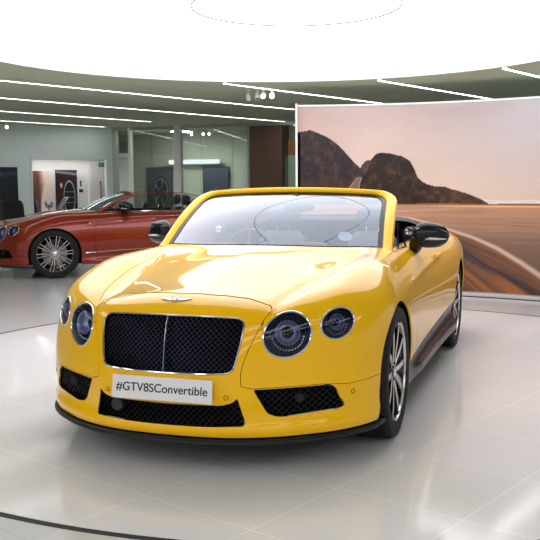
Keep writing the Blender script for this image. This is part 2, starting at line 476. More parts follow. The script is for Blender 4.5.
KB=np.array([(-.2,-.2),(1.3,-.2),(1.3,.475),(.93,.43),(.82,.418),(.70,.430),(.42,.430),(.375,.445),(.372,.50),(.379,.545),(.402,.62),(.432,.695),(.450,.745),(.466,.782),(.448,.797),(.40,.812),(.331,.827),(.226,.839),(.10,.847),(-.2,.849)])
HD=np.array([(-.2,-1.4),(.40,-1.4),(.45,-.76),(.471,-.722),(.54,-.487),(.596,-.119),(.639,.314),(.70,.75),(.70,1.1),(-.2,1.1)])
HD=np.vstack([HD[:2],catmull(HD[2:9],6,False),HD[9:]])
DR=roundpoly([(.615,.30),(.585,.50),(.60,.75),(.66,.93),(.70,1.2),(1.785,1.2),(1.80,.80),(1.83,.62),(1.80,.45),(1.74,.30)],.04)
TR=roundpoly([(-.7,2.80),(.50,2.80),(.66,3.0),(.62,3.62),(.52,5),(-.7,5)],.08)
def body_surface():
    P,F,N=base(RES)
    T=np.vstack([F[:,[0,1,2]],F[:,[0,2,3]]])
    g=np.cross(P[T[:,1]]-P[T[:,0]],P[T[:,2]]-P[T[:,0]]);flip=(g*N[T[:,0]]).sum(1)<0
    T[flip]=T[flip][:,::-1];return P,N,T
def arch(y,z,c,r,wb):
    d=np.hypot(y-c[0],z-c[1])-r
    return np.minimum(d,np.maximum(np.abs(y-c[0])-wb-.02*np.clip((.30-z)/.1,0,1.2),z-c[1]))
def lower_edge(y): return .342+.047*(y-.3)
def make_panels():
    S=body_surface()
    P=S[0]
    S=clip(S,ZB+.012-S[0][:,2])
    def cut(S,fn): # remove where fn<0
        return clip(S,-fn(*S[0].T))
    S=cut(S,lambda x,y,z: np.maximum(arch(y,z,(0,.36),.386,.368),.5-np.abs(x)))
    S=cut(S,lambda x,y,z: np.maximum(arch(y,z,(2.746,.36),.388,.372),.5-np.abs(x)))
    S=cut(S,lambda x,y,z: np.maximum.reduce([z-lower_edge(y),.6-np.abs(x),.1-y,y-2.6]))
    for poly,ms in((GR,0),(CI,0),(SI,1),(HL1,1),(HL2,1)):
        S=cut(S,lambda x,y,z: np.maximum(sdpoly(np.abs(x) if ms else x,z,poly),y-.2))
    S=cut(S,lambda x,y,z: np.maximum(sdpoly(x,y,CO),.8-z))
    g=.0014
    fB=lambda x,y,z: np.maximum(sdpoly(np.abs(x),z,KB),y-.05)
    fH=lambda x,y,z: np.maximum(sdpoly(np.abs(x),y,HD),.70-z)
    fD=lambda x,y,z: np.maximum(sdpoly(y,z,DR),.5-np.abs(x))
    fT=lambda x,y,z: np.maximum(sdpoly(np.abs(x),y,TR),.72-z)
    out={}
    X=S[0].T;out['front_bumper']=clip(S,fB(*X)+g)
    R=clip(S,g-fB(*X))
    X=R[0].T;out['bonnet']=clip(R,fH(*X)+g);R=clip(R,g-fH(*X))
    X=R[0].T;D=clip(R,fD(*X)+g);R=clip(R,g-fD(*X))
    X=R[0].T;out['boot_lid']=clip(R,fT(*X)+g);R=clip(R,g-fT(*X))
    yd=lambda y,z: y-.62+.0*z
    FN=np.array([(.60,-1),(.60,.3),(.585,.50),(.60,.75),(.66,.93),(.70,1.4),(-2,1.4),(-2,-1)])
    X=R[0].T;s=sdpoly(X[1],X[2],FN);Fd=clip(R,s+.0);R=clip(R,.0005-s)
    for nm,Q in(('front_wing',Fd),('door',D)):
        for sg in(1,-1): out[nm+('L' if sg>0 else 'R')]=clip(Q,-sg*Q[0][:,0]+.0003)
    P,N,T=R;lab=np.arange(len(P))
    for _ in range(400):
        m=lab[T].min(1);new=lab.copy();np.minimum.at(new,T.ravel(),np.repeat(m,3));new=new[new]
        if (new==lab).all(): break
        lab=new
    u,c=np.unique(lab[T[:,0]],return_counts=True)
    for uu,cc in sorted(zip(u,c),key=lambda q:-q[1]):
        k=P[lab==uu];print('comp',cc,k.min(0).round(3),k.max(0).round(3))
    out['rear_body']=compact((P,N,T[lab[T[:,0]]==u[c.argmax()]]))
    return out
PAN=make_panels()
print('panels',{k:len(v[2]) for k,v in PAN.items()})
def lattice(poly,inset,pitch,r,half=1):
    """crossed wire mesh following the nose skin, clipped to an outline"""
    mb=MB();x0,z0=poly.min(0);x1,z1=poly.max(0)
    for sg in(1,-1):
        lo,hi=(x0+z0,x1+z1) if sg>0 else (x0-z1,x1-z0)
        c=lo
        while c<hi:
            # line x + sg*z = c
            zz=np.arange(z0,z1,.012);xx=c-sg*zz;inside=sdpoly(xx,zz,poly)<.002
            k=0
            while k<len(zz):
                if inside[k]:
                    j=k
                    while j<len(zz) and inside[j]: j+=1
                    if j-k>=2:
                        yy=surf_y(xx[k:j],zz[k:j])+inset+(.0012*sg)
                        mb.tube(np.stack([xx[k:j],yy,zz[k:j]],1),r,5,caps=False)
                    k=j
                else:k+=1
            c+=pitch
    return mb
def backing(poly,inset):
    """dark panel closing an opening behind its mesh, with side walls"""
    mb=MB();n=len(poly);ctr=poly.mean(0);rings=[]
    outl=poly*1.0
    y0=surf_y(poly[:,0],poly[:,1])
    rings.append(np.stack([poly[:,0],y0+.004,poly[:,1]],1));rings.append(np.stack([poly[:,0],y0+inset,poly[:,1]],1))
    for k in(.8,.55,.3,.08):
        q=ctr+(poly-ctr)*k;rings.append(np.stack([q[:,0],surf_y(q[:,0],q[:,1])+inset,q[:,1]],1))
    mb.grid(np.array(rings),closev=True);b=mb.n-n;mb.f.append([b+i for i in range(n)]);mb.m.append(0)
    return mb
def rim_tube(poly,r,dy=0):
    y=surf_y(poly[:,0],poly[:,1])+dy
    return MB().tube(np.stack([poly[:,0],y,poly[:,1]],1),r,8,closed=True)
WS_DZ=[0];WS_DY=[0]
def ws(u,v):
    """windscreen surface; u in metres at the base half-width 1 -> fraction, v 0 base..1 header"""
    u=np.asarray(u,float);v=np.asarray(v,float)
    x=u*(.760-.085*v);k=u*u
    yb=.485+.20*k;yt=1.075+.135*k+WS_DY[0];zb=1.006-.026*k;zt=1.330-.028*k-WS_DZ[0]
    y=yb+(yt-yb)*v;z=zb+(zt-zb)*v
    b=.028*np.sin(PI*np.clip(v,0,1));return np.stack([x,y-b*.55,z+b*.8],-1)
def wsn(u,v):
    h=1e-3;a=ws(u+h,v)-ws(u-h,v);b=ws(u,v+h)-ws(u,v-h);n=np.cross(a,b);return n/np.linalg.norm(n,axis=-1)[...,None]
def loft(secs,m=None,cap=True,mb=None):
    mb=mb or MB();G=np.array(secs);mb.grid(G,m,closev=True);n=G.shape[1];b=mb.n-G.shape[0]*n
    if cap:
        c=mb.cur if m is None else m
        mb.f.append([b+i for i in range(n)]);mb.m.append(c);mb.f.append([b+(len(G)-1)*n+i for i in range(n)][::-1]);mb.m.append(c)
    return mb
def sup(cx,cy,rx,ry,e=2.6,n=28):
    t=np.linspace(0,2*PI,n,endpoint=False);c=np.cos(t);s=np.sin(t)
    return np.stack([cx+rx*np.sign(c)*np.abs(c)**(2/e),cy+ry*np.sign(s)*np.abs(s)**(2/e)],1)
def seat(parent,x,y,m,rear=False,pm=None):
    w=.25 if not rear else .24
    # back, reclined
    secs=[];H=.56 if not rear else .46
    for t in np.linspace(0,1,12):
        z=.44+H*t;yy=y+.30+.16*t;ww=w*(1-.22*t**3)*(.9+.1*math.sin(PI*min(1,t*1.3)));k=1 if 0<t<1 else .75
        p=sup(0,0,ww*k,.075*(1-.25*t)*k,3.2);secs.append(np.stack([x+p[:,0],yy+p[:,1],np.full(len(p),z)],1))
    s=loft(secs).build('seat',m,parent,smooth=60)
    secs=[]
    for t in np.linspace(0,1,10):
        z=.44+H+.035+.17*t;yy=y+.465+.02*t;k=math.sqrt(max(.08,1-(2*t-1)**4))
        p=sup(0,0,.135*k,.055*k,3);secs.append(np.stack([x+p[:,0],yy+p[:,1],np.full(len(p),z)],1))
    loft(secs).build('headrest',m,s,smooth=60)
    secs=[]
    for t in np.linspace(0,1,10):
        yy=y-.22+.52*t;k=.85 if t in(0,1) else 1
        p=sup(0,0,w*k,.075*k,3.2);secs.append(np.stack([x+p[:,0],np.full(len(p),yy),.42+.03*(1-t)+p[:,1]],1))
    loft(secs).build('seat_cushion',m,s,smooth=60)
    for sx in(-.05,.05): MB().tube([(x+sx,y+.45,.44+H-.02),(x+sx,y+.468,.44+H+.06)],.006).build('headrest_post',M['chrome'],s)
    return s
def headlamp(car,poly,c,rx,rz,sg,big):
    mir_=np.array([sg,1,1.])
    def sk(x,z): return np.stack([x*sg,surf_y(x,z),z],1)
    P0=sk(poly[:,0],poly[:,1])
    # chrome bezel follows the skin
    b=MB().tube(P0+np.array([0,-.001,0]),.0048,8,closed=True).build('headlamp',M['chrome'],car)
    # bowl
    nrm=surf_n(np.array([[c[0]*sg,surf_y(c[0],c[1])[0],c[1]]]))[0]
    axis=-(nrm*.6+np.array([0,-1,0])*.4);axis/=np.linalg.norm(axis)
    ctr=P0.mean(0);rings=[]
    for d,k in((.001,.985),(.03,.95),(.065,.85),(.095,.66),(.112,.35),(.118,.05)):
        rings.append(ctr+(P0-ctr)*k+axis*d)
    MB().grid(np.array(rings),closev=True).build('lamp_housing',M['lampdark'],b,smooth=60)
    # basis around the projector
    ax=axis;rt=np.cross(ax,[0,0,1]);rt/=np.linalg.norm(rt);up=np.cross(rt,ax)
    if up[2]<0: up=-up
    if rt[0]*sg<0: rt=-rt   # outboard
    def ringat(o,r,off,rr,name,m,n=40,e=1.0):
        th=np.linspace(0,2*PI,n,endpoint=False)
        p=o+off*ax+r*(np.cos(th)[:,None]*rt*e+np.sin(th)[:,None]*up)
        return MB().tube(p,rr,8,closed=True).build(name,m,b)
    s=1 if big else .68
    o=ctr+up*.008*s+rt*.000*s+ax*.012
    # wide reflector dish
    mb=MB();th=np.linspace(0,2*PI,40,endpoint=False);G=[]
    for d,r in((.000,.060),(.003,.056),(.022,.052),(.038,.046),(.048,.030)):
        G.append(o+ax*d+r*s*(np.cos(th)[:,None]*rt+np.sin(th)[:,None]*up))
    mb.grid(np.array(G),closev=True).build('lamp_reflector',M['reflector'],b,smooth=60)
    o2=o+up*.022*s+rt*.020*s+ax*.022
    G=[]
    for t in np.linspace(0,1,9):
        a=t*PI/2;G.append(o2+ax*(.052-.026*math.cos(a))+max(.001,.029*s*math.sin(a))*(np.cos(th)[:,None]*rt+np.sin(th)[:,None]*up))
    MB().grid(np.array(G),closev=True).build('projector_lens',M['lensball'],b,smooth=60)
    ringat(o2,.030*s,.046,.0022,'projector_ring',M['darkchrome'])
    # lower crystals / daytime light ring
    mb=MB()
    n=16 if big else 11
    for i in range(n):
        a=-PI*.95+PI*.9*i/(n-1);R=.078*s
        p=ctr+ax*.03+R*(math.cos(a)*rt+math.sin(a)*up)*np.array([1,1,1])
        mb.box(p,(.008*s,.006,.011*s),bev=.002)
    mb.build('running_light',M['led'],b)
    # clear cover bulging slightly out
    G=[]
    for k in(1,.93,.8,.6,.4,.2,.02):
        q=np.array(c)+(poly-np.array(c))*k;p=sk(q[:,0],q[:,1]);G.append(p+nrm*.010*(1-k**2))
    MB().grid(np.array(G),closev=True).build('lamp_lens',M['lens'],b,smooth=80)
def tyre_mb():
    prof=[(-.132,.268),(-.136,.29),(-.139,.315),(-.133,.343),(-.118,.356),(-.106,.3600),(-.100,.3605),(-.099,.3535),(-.092,.3535),(-.091,.3615),(-.052,.3625),(-.051,.3545),(-.042,.3545),(-.041,.3628),(-.003,.363),(.003,.363),(.041,.3628),(.042,.3545),(.051,.3545),(.052,.3625),(.091,.3615),(.092,.3535),(.099,.3535),(.100,.3605),(.108,.3598),(.120,.3555),(.134,.343),(.139,.315),(.136,.29),(.132,.268)]
    prof=np.array(prof);n=288
    def rm(th,j,r):
        a=prof[j,0]
        if abs(a)>=.052 and r>.345:
            k=(np.arange(len(th))+ (int(abs(a)*60)))%6
            return np.where(k==0,r-.007,r)
        return np.full(len(th),r)
    return MB().lathe(prof,n,'x',rmod=rm)
def wheel(car,x,y,side,style):
    """side +1: face towards +x"""
    r=bpy.data.objects.new('wheel',None);COL.objects.link(r);r.parent=car;r.location=(x,y,.3632);r.empty_display_size=.05
    if side<0: r.rotation_euler=(0,0,PI)
    if not WH:
        WH['tyre']=tyre_mb().build('tyre',M['tyre'],None,smooth=35)
        WH['disc']=MB().lathe([(.02,.02),(.02,.185),(-.012,.185),(-.012,.02)],56,'x').build('brake_disc',M['disc'],None)
        # letters of the tyre wall omitted; barrel
        WH['barrel']=MB().lathe([(.128,.272),(.132,.276),(.128,.281),(.118,.272),(.10,.256),(.06,.247),(-.10,.247),(-.128,.272),(-.13,.276)],96,'x').build('rim_barrel',M['black_gloss'],None)
        WH['lip']=MB().lathe([(.118,.268),(.128,.2715),(.1325,.2760),(.1325,.2800),(.128,.2815),(.122,.2765),(.114,.268)],120,'x').build('rim_lip',M['silver'],None)
        WH['hub']=MB().lathe([(.112,.001),(.116,.020),(.112,.034),(.104,.038),(.098,.062),(.085,.072),(.06,.075),(.03,.078)],48,'x').build('hub',M['black_gloss'],None)
        WH['cap']=MB().lathe([(.1185,.0005),(.1185,.024),(.113,.031)],40,'x').build('centre_cap',M['chrome'],None)
        for i in range(5):
            a=2*PI*i/5+.3;WH['bolt%d'%i]=MB().lathe([(.094,.0005),(.102,.006),(.094,.009),(.08,.009)],12,'x',c=(0,.052*math.cos(a),.052*math.sin(a))).build('wheel_bolt',M['darkchrome'],None)
        mb=MB();mb.cur=0
        a0,a1=.7,1.9;G=[]
        for t in np.linspace(a0,a1,9):
            G.append([(dx,rr*math.cos(t),rr*math.sin(t)) for dx,rr in((.045,.13),(.052,.2),(.045,.215),(-.04,.215),(-.045,.13))])
        loft(np.array(G),mb=mb).build('caliper',M['black'],None)
        WH['caliper']=COL.objects['caliper']
        def spoke(a,r0,r1,w0,w1,off0,off1,mb,face=0,side_=1,th=.02,x0=.108,x1=.120):
            """bar from hub to lip; tangential offsets; machined face on material 0, flanks on 1"""
            ca,sa=math.cos(a),math.sin(a);secs=[]
            for t in np.linspace(0,1,8):
                rr=r0+(r1-r0)*t;of=off0+(off1-off0)*t;w=(w0+(w1-w0)*t)/2;xx=x0+(x1-x0)*t+ .004*math.sin(PI*t)
                sec=[]
                for (dw,dx) in((-w,-th*1.3),(-w*1.0,-.004),(-w*.8,0),(w*.8,0),(w*1.0,-.004),(w,-th*1.3)):
                    u=of+dw;sec.append((xx+dx,rr*ca-u*sa,rr*sa+u*ca))
                secs.append(sec)
            G=np.array(secs);n=6
            for j in range(n):
                mm=face if j==2 else side_
                mb.grid(np.stack([G[:,j],G[:,(j+1)%n]],1),mm)
        mb=MB()
        for i in range(5):
            a=PI/2+2*PI*i/5
            for sg in(-1,1):
                spoke(a,.050,.270,.040,.032,sg*.022,sg*.080,mb,0,1,.03)
            # gloss web in the middle and the rounded outer end of each loop
            spoke(a,.05,.262,.030,.120,0,0,mb,1,1,.012,.090,.094)
            th=np.linspace(a-.30,a+.30,12);mb.cur=0
            mb.tube(np.stack([np.full(12,.1185),.262*np.cos(th),.262*np.sin(th)],1),.011,8,caps=True)
        o=mb.build('wheel_spokes',[M['silver'],M['black_gloss']],None,smooth=35);WH['sport']=o
        mb=MB()
        for i in range(10):
            a=2*PI*i/10+.1
            for sg in(-1,1):
                spoke(a,.045,.270,.014,.015,sg*.009,sg*.026,mb,0,0,.02)
        WH['multi']=mb.build('wheel_spokes',[M['alloy'],M['alloy']],None,smooth=35)
        for k in list(WH.values()): COL.objects.unlink(k)
    for k in('tyre','disc','barrel','lip','hub','cap','caliper',style,'bolt0','bolt1','bolt2','bolt3','bolt4'):
        c=WH[k].copy();COL.objects.link(c);c.parent=r;c.name=WH[k].name
        if style=='multi' and k in('barrel','lip','hub'):
            c.material_slots[0].link='OBJECT';c.material_slots[0].material=M['alloy']
        if style=='multi' and k=='caliper': pass
    return r
WH={}
def mirror(car,sg):
    cx,cy,cz=.975,1.02,1.043
    # housing: loft along x
    secs=[];N_=17
    for i,t in enumerate(np.linspace(0,1,N_)):
        x=.860+.222*t;k=(max(0,1-abs(2*t-1.0)**2.8))**.5;k=max(k,.06)
        hz=.086*k*(1.06-.20*t);hy=.062*k;zc=cz+.004-.010*t;yc=cy-.02+.095*t
        p=sup(0,0,hy,hz,2.3,24);secs.append(np.stack([np.full(24,x*sg),yc+p[:,0],zc+p[:,1]],1))
    h=loft(secs).build('wing_mirror',M['mirrorcap'],car,smooth=60)
    # stalk from the door top
    P=np.array([(.860,1.06,.925),(.868,1.05,.950),(.882,1.025,.985),(.910,1.00,1.03)])
    secs=[]
    for i,p in enumerate(P):
        q=sup(0,0,.052-.003*i,.030+.010*i,2.6,20);secs.append(np.stack([(p[0]+q[:,1])*sg,p[1]+q[:,0],np.full(20,p[2])],1))
    loft(secs).build('mirror_stalk',M['splitter'],h,smooth=60)
    # indicator strip on the leading face and the bright cap seam
    t=np.linspace(.16,.93,16);x=.860+.222*t;k=np.sqrt(1-np.abs(2*t-1)**2.8)
    yy=cy-.02+.095*t-.0615*k*.97;zz=cz+.004-.010*t-.020
    MB().tube(np.stack([x*sg,yy,zz],1),[.003+.0055*math.sin(PI*min(1,max(0,(i+.6)/16))) for i in range(16)],8).build('indicator',M['amber'],h)
    t=np.linspace(.12,.95,22);x=.860+.222*t;k=np.sqrt(1-np.abs(2*t-1)**2.8)
    ang=PI*.86
    MB().tube(np.stack([x*sg,cy-.02+.095*t-.0625*k*math.cos(.62),cz+.004-.010*t+.0865*k*(1.06-.20*t)*math.sin(.62)],1),.0018,6).build('cap_trim',M['chrome'],h)
    # reflecting glass on the rear face
    q=sup(0,0,.098,.056,2.6,28);G=[]
    for kk in(1,.6,.2,.01): G.append(np.stack([(cx-.01+q[:,0]*kk*.95)*sg,cy+.082+q[:,0]*kk*.45,cz+q[:,1]*kk],1))
    MB().grid(np.array(G),closev=True).build('mirror_glass',M['chrome'],h)
def text_mesh(name,body,size,m,parent,M4,ext=.0006,bold=0):
    cu=bpy.data.curves.new(name,'FONT');cu.body=body;cu.size=size;cu.extrude=ext;cu.align_x='CENTER';cu.align_y='CENTER';cu.offset=bold
    t=bpy.data.objects.new(name+'_t',cu);COL.objects.link(t);bpy.context.view_layer.update()
    dg=bpy.context.evaluated_depsgraph_get();me=bpy.data.meshes.new_from_object(t.evaluated_get(dg));me.name=name
    bpy.data.objects.remove(t);me.materials.clear();me.materials.append(m)
    o=bpy.data.objects.new(name,me);COL.objects.link(o);o.parent=parent
    me.transform(Matrix(M4));return o
BODY_CACHE={}
def make_car(root,pm,style,plate,leather,windows):
    for nm,S in PAN.items():
        base_nm=nm.rstrip('LR') if nm[-1] in 'LR' else nm
        if nm not in BODY_CACHE:
            o=panel(base_nm,S,M['yellow'],root);BODY_CACHE[nm]=o
        else:
            o=BODY_CACHE[nm].copy();COL.objects.link(o);o.parent=root;o.name=base_nm
        o.material_slots[0].link='OBJECT';o.material_slots[0].material=pm
        if nm[:4]=='door':
            sg=1 if nm[-1]=='L' else -1
            # handle: bar over a shallow dark cup
            y=np.linspace(1.50,1.72,12);z=np.full(12,.868)+.012*(y-1.5)
            x=surf_x(y,z);k=.012+.012*np.sin(np.linspace(0,PI,12))
            MB().tube(np.stack([(x+k)*sg,y,z],1),.009,10).build('door_handle',pm,o)
            y2=np.linspace(1.53,1.69,10);z2=.868+.012*(y2-1.5);x2=surf_x(y2,z2)
            MB().tube(np.stack([(x2+.0215)*sg,y2,z2+.002],1),.0035,8).build('handle_trim',M['chrome'],o)
            # padded inner card
            mb=MB();G=[]
            for yy in np.linspace(.78,1.80,14):
                row=[]
                for zz,ins in((.955,.075),(.962,.105),(.93,.14),(.80,.15),(.62,.155),(.40,.15)):
                    row.append((sg*(surf_x(yy,min(zz,.93))[0]-ins),yy,zz))
                G.append(row)
            mb.grid(G).build('door_card',leather,o)
    # dark seal around the cockpit edge + tub
    n=len(CO);z=surf_z(CO[:,0],CO[:,1]);rings=[np.stack([CO[:,0],CO[:,1],z-.004],1)]
    for k,dz in((.985,-.05),(.97,-.15),(.95,-.40)): rings.append(np.stack([CO[:,0]*k,1.5+(CO[:,1]-1.5)*k,z+dz],1))
    rings.append(np.stack([CO[:,0]*.93,1.5+(CO[:,1]-1.5)*.93,np.full(n,.30)],1))
    mb=MB().grid(np.array(rings),closev=True);b=mb.n-n;mb.f.append([b+i for i in range(n)]);mb.m.append(0)
    mb.build('cockpit_lining',M['carpet'],root)
    MB().tube(np.stack([CO[:,0],CO[:,1],z-.001],1),.006,6,closed=True).build('cockpit_seal',M['black'],root)
    # nose
    f=rim_tube(GR,.0042,-.001).build('grille',M['framechrome'],root)
    mb=lattice(GR,.018,.0262,.0021);mb.build('grille_mesh',M['grillewire'],f)
    backing(GR,.045).build('grille_backing',M['deep'],f)
    zz=np.linspace(.499,.762,14);MB().tube(np.stack([np.zeros(14),surf_y(np.zeros(14),zz)+.002,zz],1),.0042,8).build('centre_bar',M['framechrome'],f)
    k=GR[:,1]<.53;kk=GR[k];kk=kk[np.argsort(kk[:,0])]
    MB().tube(np.stack([kk[:,0],surf_y(kk[:,0],kk[:,1])-.003,kk[:,1]+.001],1),.0048,8).build('lower_strip',M['chrome'],f)
    for poly,nm in((CI,'lower_intake'),(SI,'side_intake'),(SI*np.array([-1,1]),'side_intake')):
        o=backing(poly,.06).build(nm,M['deep'],root)
        lattice(poly,.022,.030,.0022).build('intake_mesh',mat_mesh,o)
        rim_tube(poly,.004,.004).build('intake_edge',M['black_gloss'],o)
        if nm=='lower_intake':
            p=np.array([-.27,.315]);y=surf_y(p[0],p[1])[0]
            MB().lathe([(y+.012,.0005),(y+.012,.030),(y+.02,.034),(y+.04,.034)],32,'y',c=(p[0],0,p[1])).build('radar_cover',M['sensorgrey'],o)
        else:
            sg=np.sign(poly[:,0].mean());p=np.array([.61*sg,.372]);y=surf_y(p[0],p[1])[0]
            MB().lathe([(y+.020,.0005),(y+.018,.022),(y+.03,.028),(y+.05,.028)],28,'y',c=(p[0],0,p[1])).build('fog_lamp',M['splitter'],o)
    for x,zc in((.31,.392),(-.31,.392),(.83,.377),(-.83,.377)):
        P=np.array([x,surf_y(x,zc)[0],zc]);nn=surf_n(P)[0];q=Vector(nn).to_track_quat('Z','Y').to_matrix()
        mb=MB().lathe([(.0012,.0003),(.0012,.0085),(-.002,.0085),(-.002,.0110),(.0008,.0110),(.0008,.0122),(-.004,.013)],24,'z')
        Mx=np.eye(4);Mx[:3,:3]=np.array(q);Mx[:3,3]=P;so=mb.xf(Mx).build('parking_sensor',pm,root);tq=np.linspace(0,2*PI,24,endpoint=False);MB().tube(np.stack([.0105*np.cos(tq),.0105*np.sin(tq),0*tq+.0012],1),.0016,6,closed=True).xf(Mx).build('sensor_gap',M['black'],so)
    headlamp(root,HL1,(.5545,.671),.1,.105,1,True);headlamp(root,HL2,(.755,.709),.065,.0735,1,False)
    headlamp(root,HL1,(.5545,.671),.1,.105,-1,True);headlamp(root,HL2,(.755,.709),.065,.0735,-1,False)
    # splitter
    ang=np.linspace(-1.02,1.02,72);ct=contour(.205,ang,(0,.3));tn=np.gradient(ct,axis=0);tn/=np.linalg.norm(tn,axis=1)[:,None];nr=np.stack([tn[:,1],-tn[:,0]],1)
    end=np.clip((1.02-np.abs(ang))/.12,0.15,1)[:,None]
    G=[]
    for off,zz in((-.16,.175),(-.02,.192),(.002,.188),(.006,.182),(.012,.178),(.014,.170),(.010,.164),(0,.162),(-.16,.162)):
        o2=off*np.where(off>0,end[:,0],1);G.append(np.stack([ct[:,0]+nr[:,0]*o2,ct[:,1]+nr[:,1]*o2,np.full(len(ct),zz)],1))
    loft(np.array(G).transpose(1,0,2)).build('front_splitter',M['splitter'],root)
    # underbody
    mb=MB();mb.box((0,1.45,.19),(1.18,4.3,.02));mb.box((0,-.55,.188),(1.3,.4,.02));mb.box((0,1.37,.20),(1.7,1.9,.02))
    mb.build('underbody',M['black'],root)
    for sg in(1,-1):
        ys=np.linspace(.385,2.36,40);G=[]
        for t,dx in((0,-.002),(.12,-.012),(.30,-.020),(.48,-.010),(.58,.012),(.64,.022),(.82,.022),(.97,.014),(1.0,.0),(1.0,-.12)):
            ze=lower_edge(ys)-.001;zz=ze+(.198-ze)*t
            fl=1-.0*ys;G.append(np.stack([sg*(surf_x(ys,ze)+np.minimum(dx,-.01)+(dx-min(dx,-.01))*sst(.38,.9,ys)),ys,zz],1))
        mb=MB().grid(np.array(G).transpose(1,0,2))
        n=len(G)
        mb.f.append(list(range(n)));mb.m.append(0);mb.f.append([39*n+i for i in range(n)][::-1]);mb.m.append(0)
        mb.build('side_skirt',M['skirt'] if plate else pm,root)
        for yc,r0 in((0,.40),(2.746,.402)):
            mb=MB();th=np.linspace(-.35,PI+.35,36)
            ra=r0-.012;ya=yc+ra*np.cos(th);za=.36+ra*np.sin(th);xa=surf_x(ya,np.maximum(za,.22))-.009;G=[np.stack([sg*xa,ya,za],1)]+[np.stack([np.full(36,sg*x),yc+r*np.cos(th),.36+r*np.sin(th)],1) for x,r in((.90,r0),(.66,r0),(.60,r0*.8),(.58,.02))]
            mb.grid(np.array(G)).build('wheel_arch_liner',M['deep'],root)
    for y in(0,2.746):
        for sg in(1,-1): wheel(root,.818*sg,y,sg,style)
    # windscreen and frame
    def O(bu,tu,r,n=8,extra=0):
        # U outline in (u,v): left base -> header -> right base, rounded top corners
        p=roundpoly([(-bu,-.03),(-tu,1+extra),(tu,1+extra),(bu,-.03)],[0.001,r,r,.001],n=14)
        # resample
        return p
    def outline(bx,tx,vt,r):
        """in metres on the pane: returns (u,v)"""
        H=.56;p=[(-bx,-.09*H),(-tx,vt*H),(tx,vt*H),(bx,-.09*H)]
        P=np.array(p);out=[]
        for i in(0,1,2):
            pass
        L=[P[0]]
        def corner(p,a,b):
            da=(a-p)/np.linalg.norm(a-p)*r;db=(b-p)/np.linalg.norm(b-p)*r
            return [(1-t)**2*(p+da)+2*t*(1-t)*p+t*t*(p+db) for t in np.linspace(0,1,14)]
        c1=corner(P[1],P[0],P[2]);c2=corner(P[2],P[1],P[3])
        seg=lambda a,b,n:[a+(b-a)*t for t in np.linspace(0,1,n,endpoint=False)]
        out=seg(P[0],c1[0],14)+c1[:-1]+seg(c1[-1],c2[0],24)+c2+seg(c2[-1],P[3],14)[1:]+[P[3]]
        out=np.array(out);v=out[:,1]/H;u=out[:,0]/(.760-.085*np.clip(v,-.1,1.1));return u,v
    ou,ov=outline(.792,.722,1.030,.15);iu,iv=outline(.734,.655,.983,.115)
    nrm=wsn(np.clip((ou+iu)/2,-1.05,1.05),np.clip((ov+iv)/2,0,1));nrm*=np.sign(nrm[:,2:3])
    A=ws(ou,ov);B=ws(iu,iv);secs=[]
    for t,h in((0,-.012),(.0,.004),(.10,.016),(.3,.024),(.6,.022),(.85,.014),(1,.004),(1,-.010),(.6,-.020),(.3,-.022)):
        secs.append(A+(B-A)*t+nrm*h)
    fr=loft(np.array(secs).transpose(1,0,2)).build('windscreen_frame',pm,root,smooth=50)
    # black ceramic border
    fu,fv=outline(.706,.630,.945,.10)
    F_in=ws(fu,fv);MB().grid(np.stack([B-nrm*.001,F_in-nrm*.0005])).build('glass_border',mat_frit,fr)
    G=[[ws(u*(.742/.76),v) for u in np.linspace(-.985,.985,48)] for v in np.linspace(-.03,.985,22)]
    uu=np.linspace(-1,1,60);vv=np.linspace(-.03,1,24);GG=[]
    for v in vv:
        wmax=np.interp(v,iv[:14+13],-iu[:14+13]) if v<iv.max() else .5
        w=np.max(np.abs(iu)[iv>=v-.02]) if (iv>=v-.02).any() else .5
        GG.append(ws(uu*w,np.full(60,min(v,iv.max()+.01)))-0)
    GG=np.array(GG);MB().grid(GG-np.array([0,-.004,.004])).build('windscreen',M['glass'],root,smooth=80,fix=False)
    # cowl, wipers
    xs=np.linspace(-.70,.70,30);G=[]
    for t in np.linspace(0,1,5):
        u=xs/.76;b=ws(u,np.full(30,.01));yf=.42+.20*(xs/.72)**2;zf=surf_z(xs,yf)
        G.append(np.stack([xs,yf+(b[:,1]-yf+.01)*t,zf-.012+(b[:,2]-zf+.004)*t],1))
    MB().grid(G).build('cowl',M['black'],root)
    for x0,x1 in((-.52,.02),(.10,.62)):
        x=np.linspace(x0,x1,16);p=ws(x/.75,-.05+.015*np.sin((x-x0)/(x1-x0)*PI))+np.array([0,-.010,.002]);MB().tube(p,.006,6).build('wiper',M['black'],root)
    # tax-disc like sticker seen low on the screen
    if plate:
        c0=ws(.66,.17);nn=wsn(.66,.17);nn=nn*np.sign(nn[2]);e1=np.array([1,0,0]);e1=e1-nn*(e1@nn);e1/=np.linalg.norm(e1);e2=np.cross(nn,e1);th=np.linspace(0,2*PI,32,endpoint=False)
        mb=MB();G=[c0-nn*.012+k*(.045*np.cos(th)[:,None]*e1+.045*np.sin(th)[:,None]*e2) for k in(1,.01)];mb.grid(np.array(G),closev=True).build('round_sticker',M['white'],root)
    # rear-view mirror
    c=ws(0.10,.80)-np.array([0,-.12,.055])
    secs=[]
    for t in np.linspace(0,1,11):
        k=max(.15,(1-abs(2*t-1)**3))**.5;q=sup(0,0,.018*k,.034*k,2.4,18);secs.append(np.stack([np.full(18,c[0]-.11+.22*t),c[1]+q[:,0],c[2]+q[:,1]],1))
    o=loft(secs).build('rear_view_mirror',M['black'],root)
    MB().tube([ws(0.08,.90)-np.array([0,-.004,.004]),c+np.array([0,.0,.03])],[.026,.012],12).build('mirror_mount',M['black'],o)
    # dashboard
    G=[]
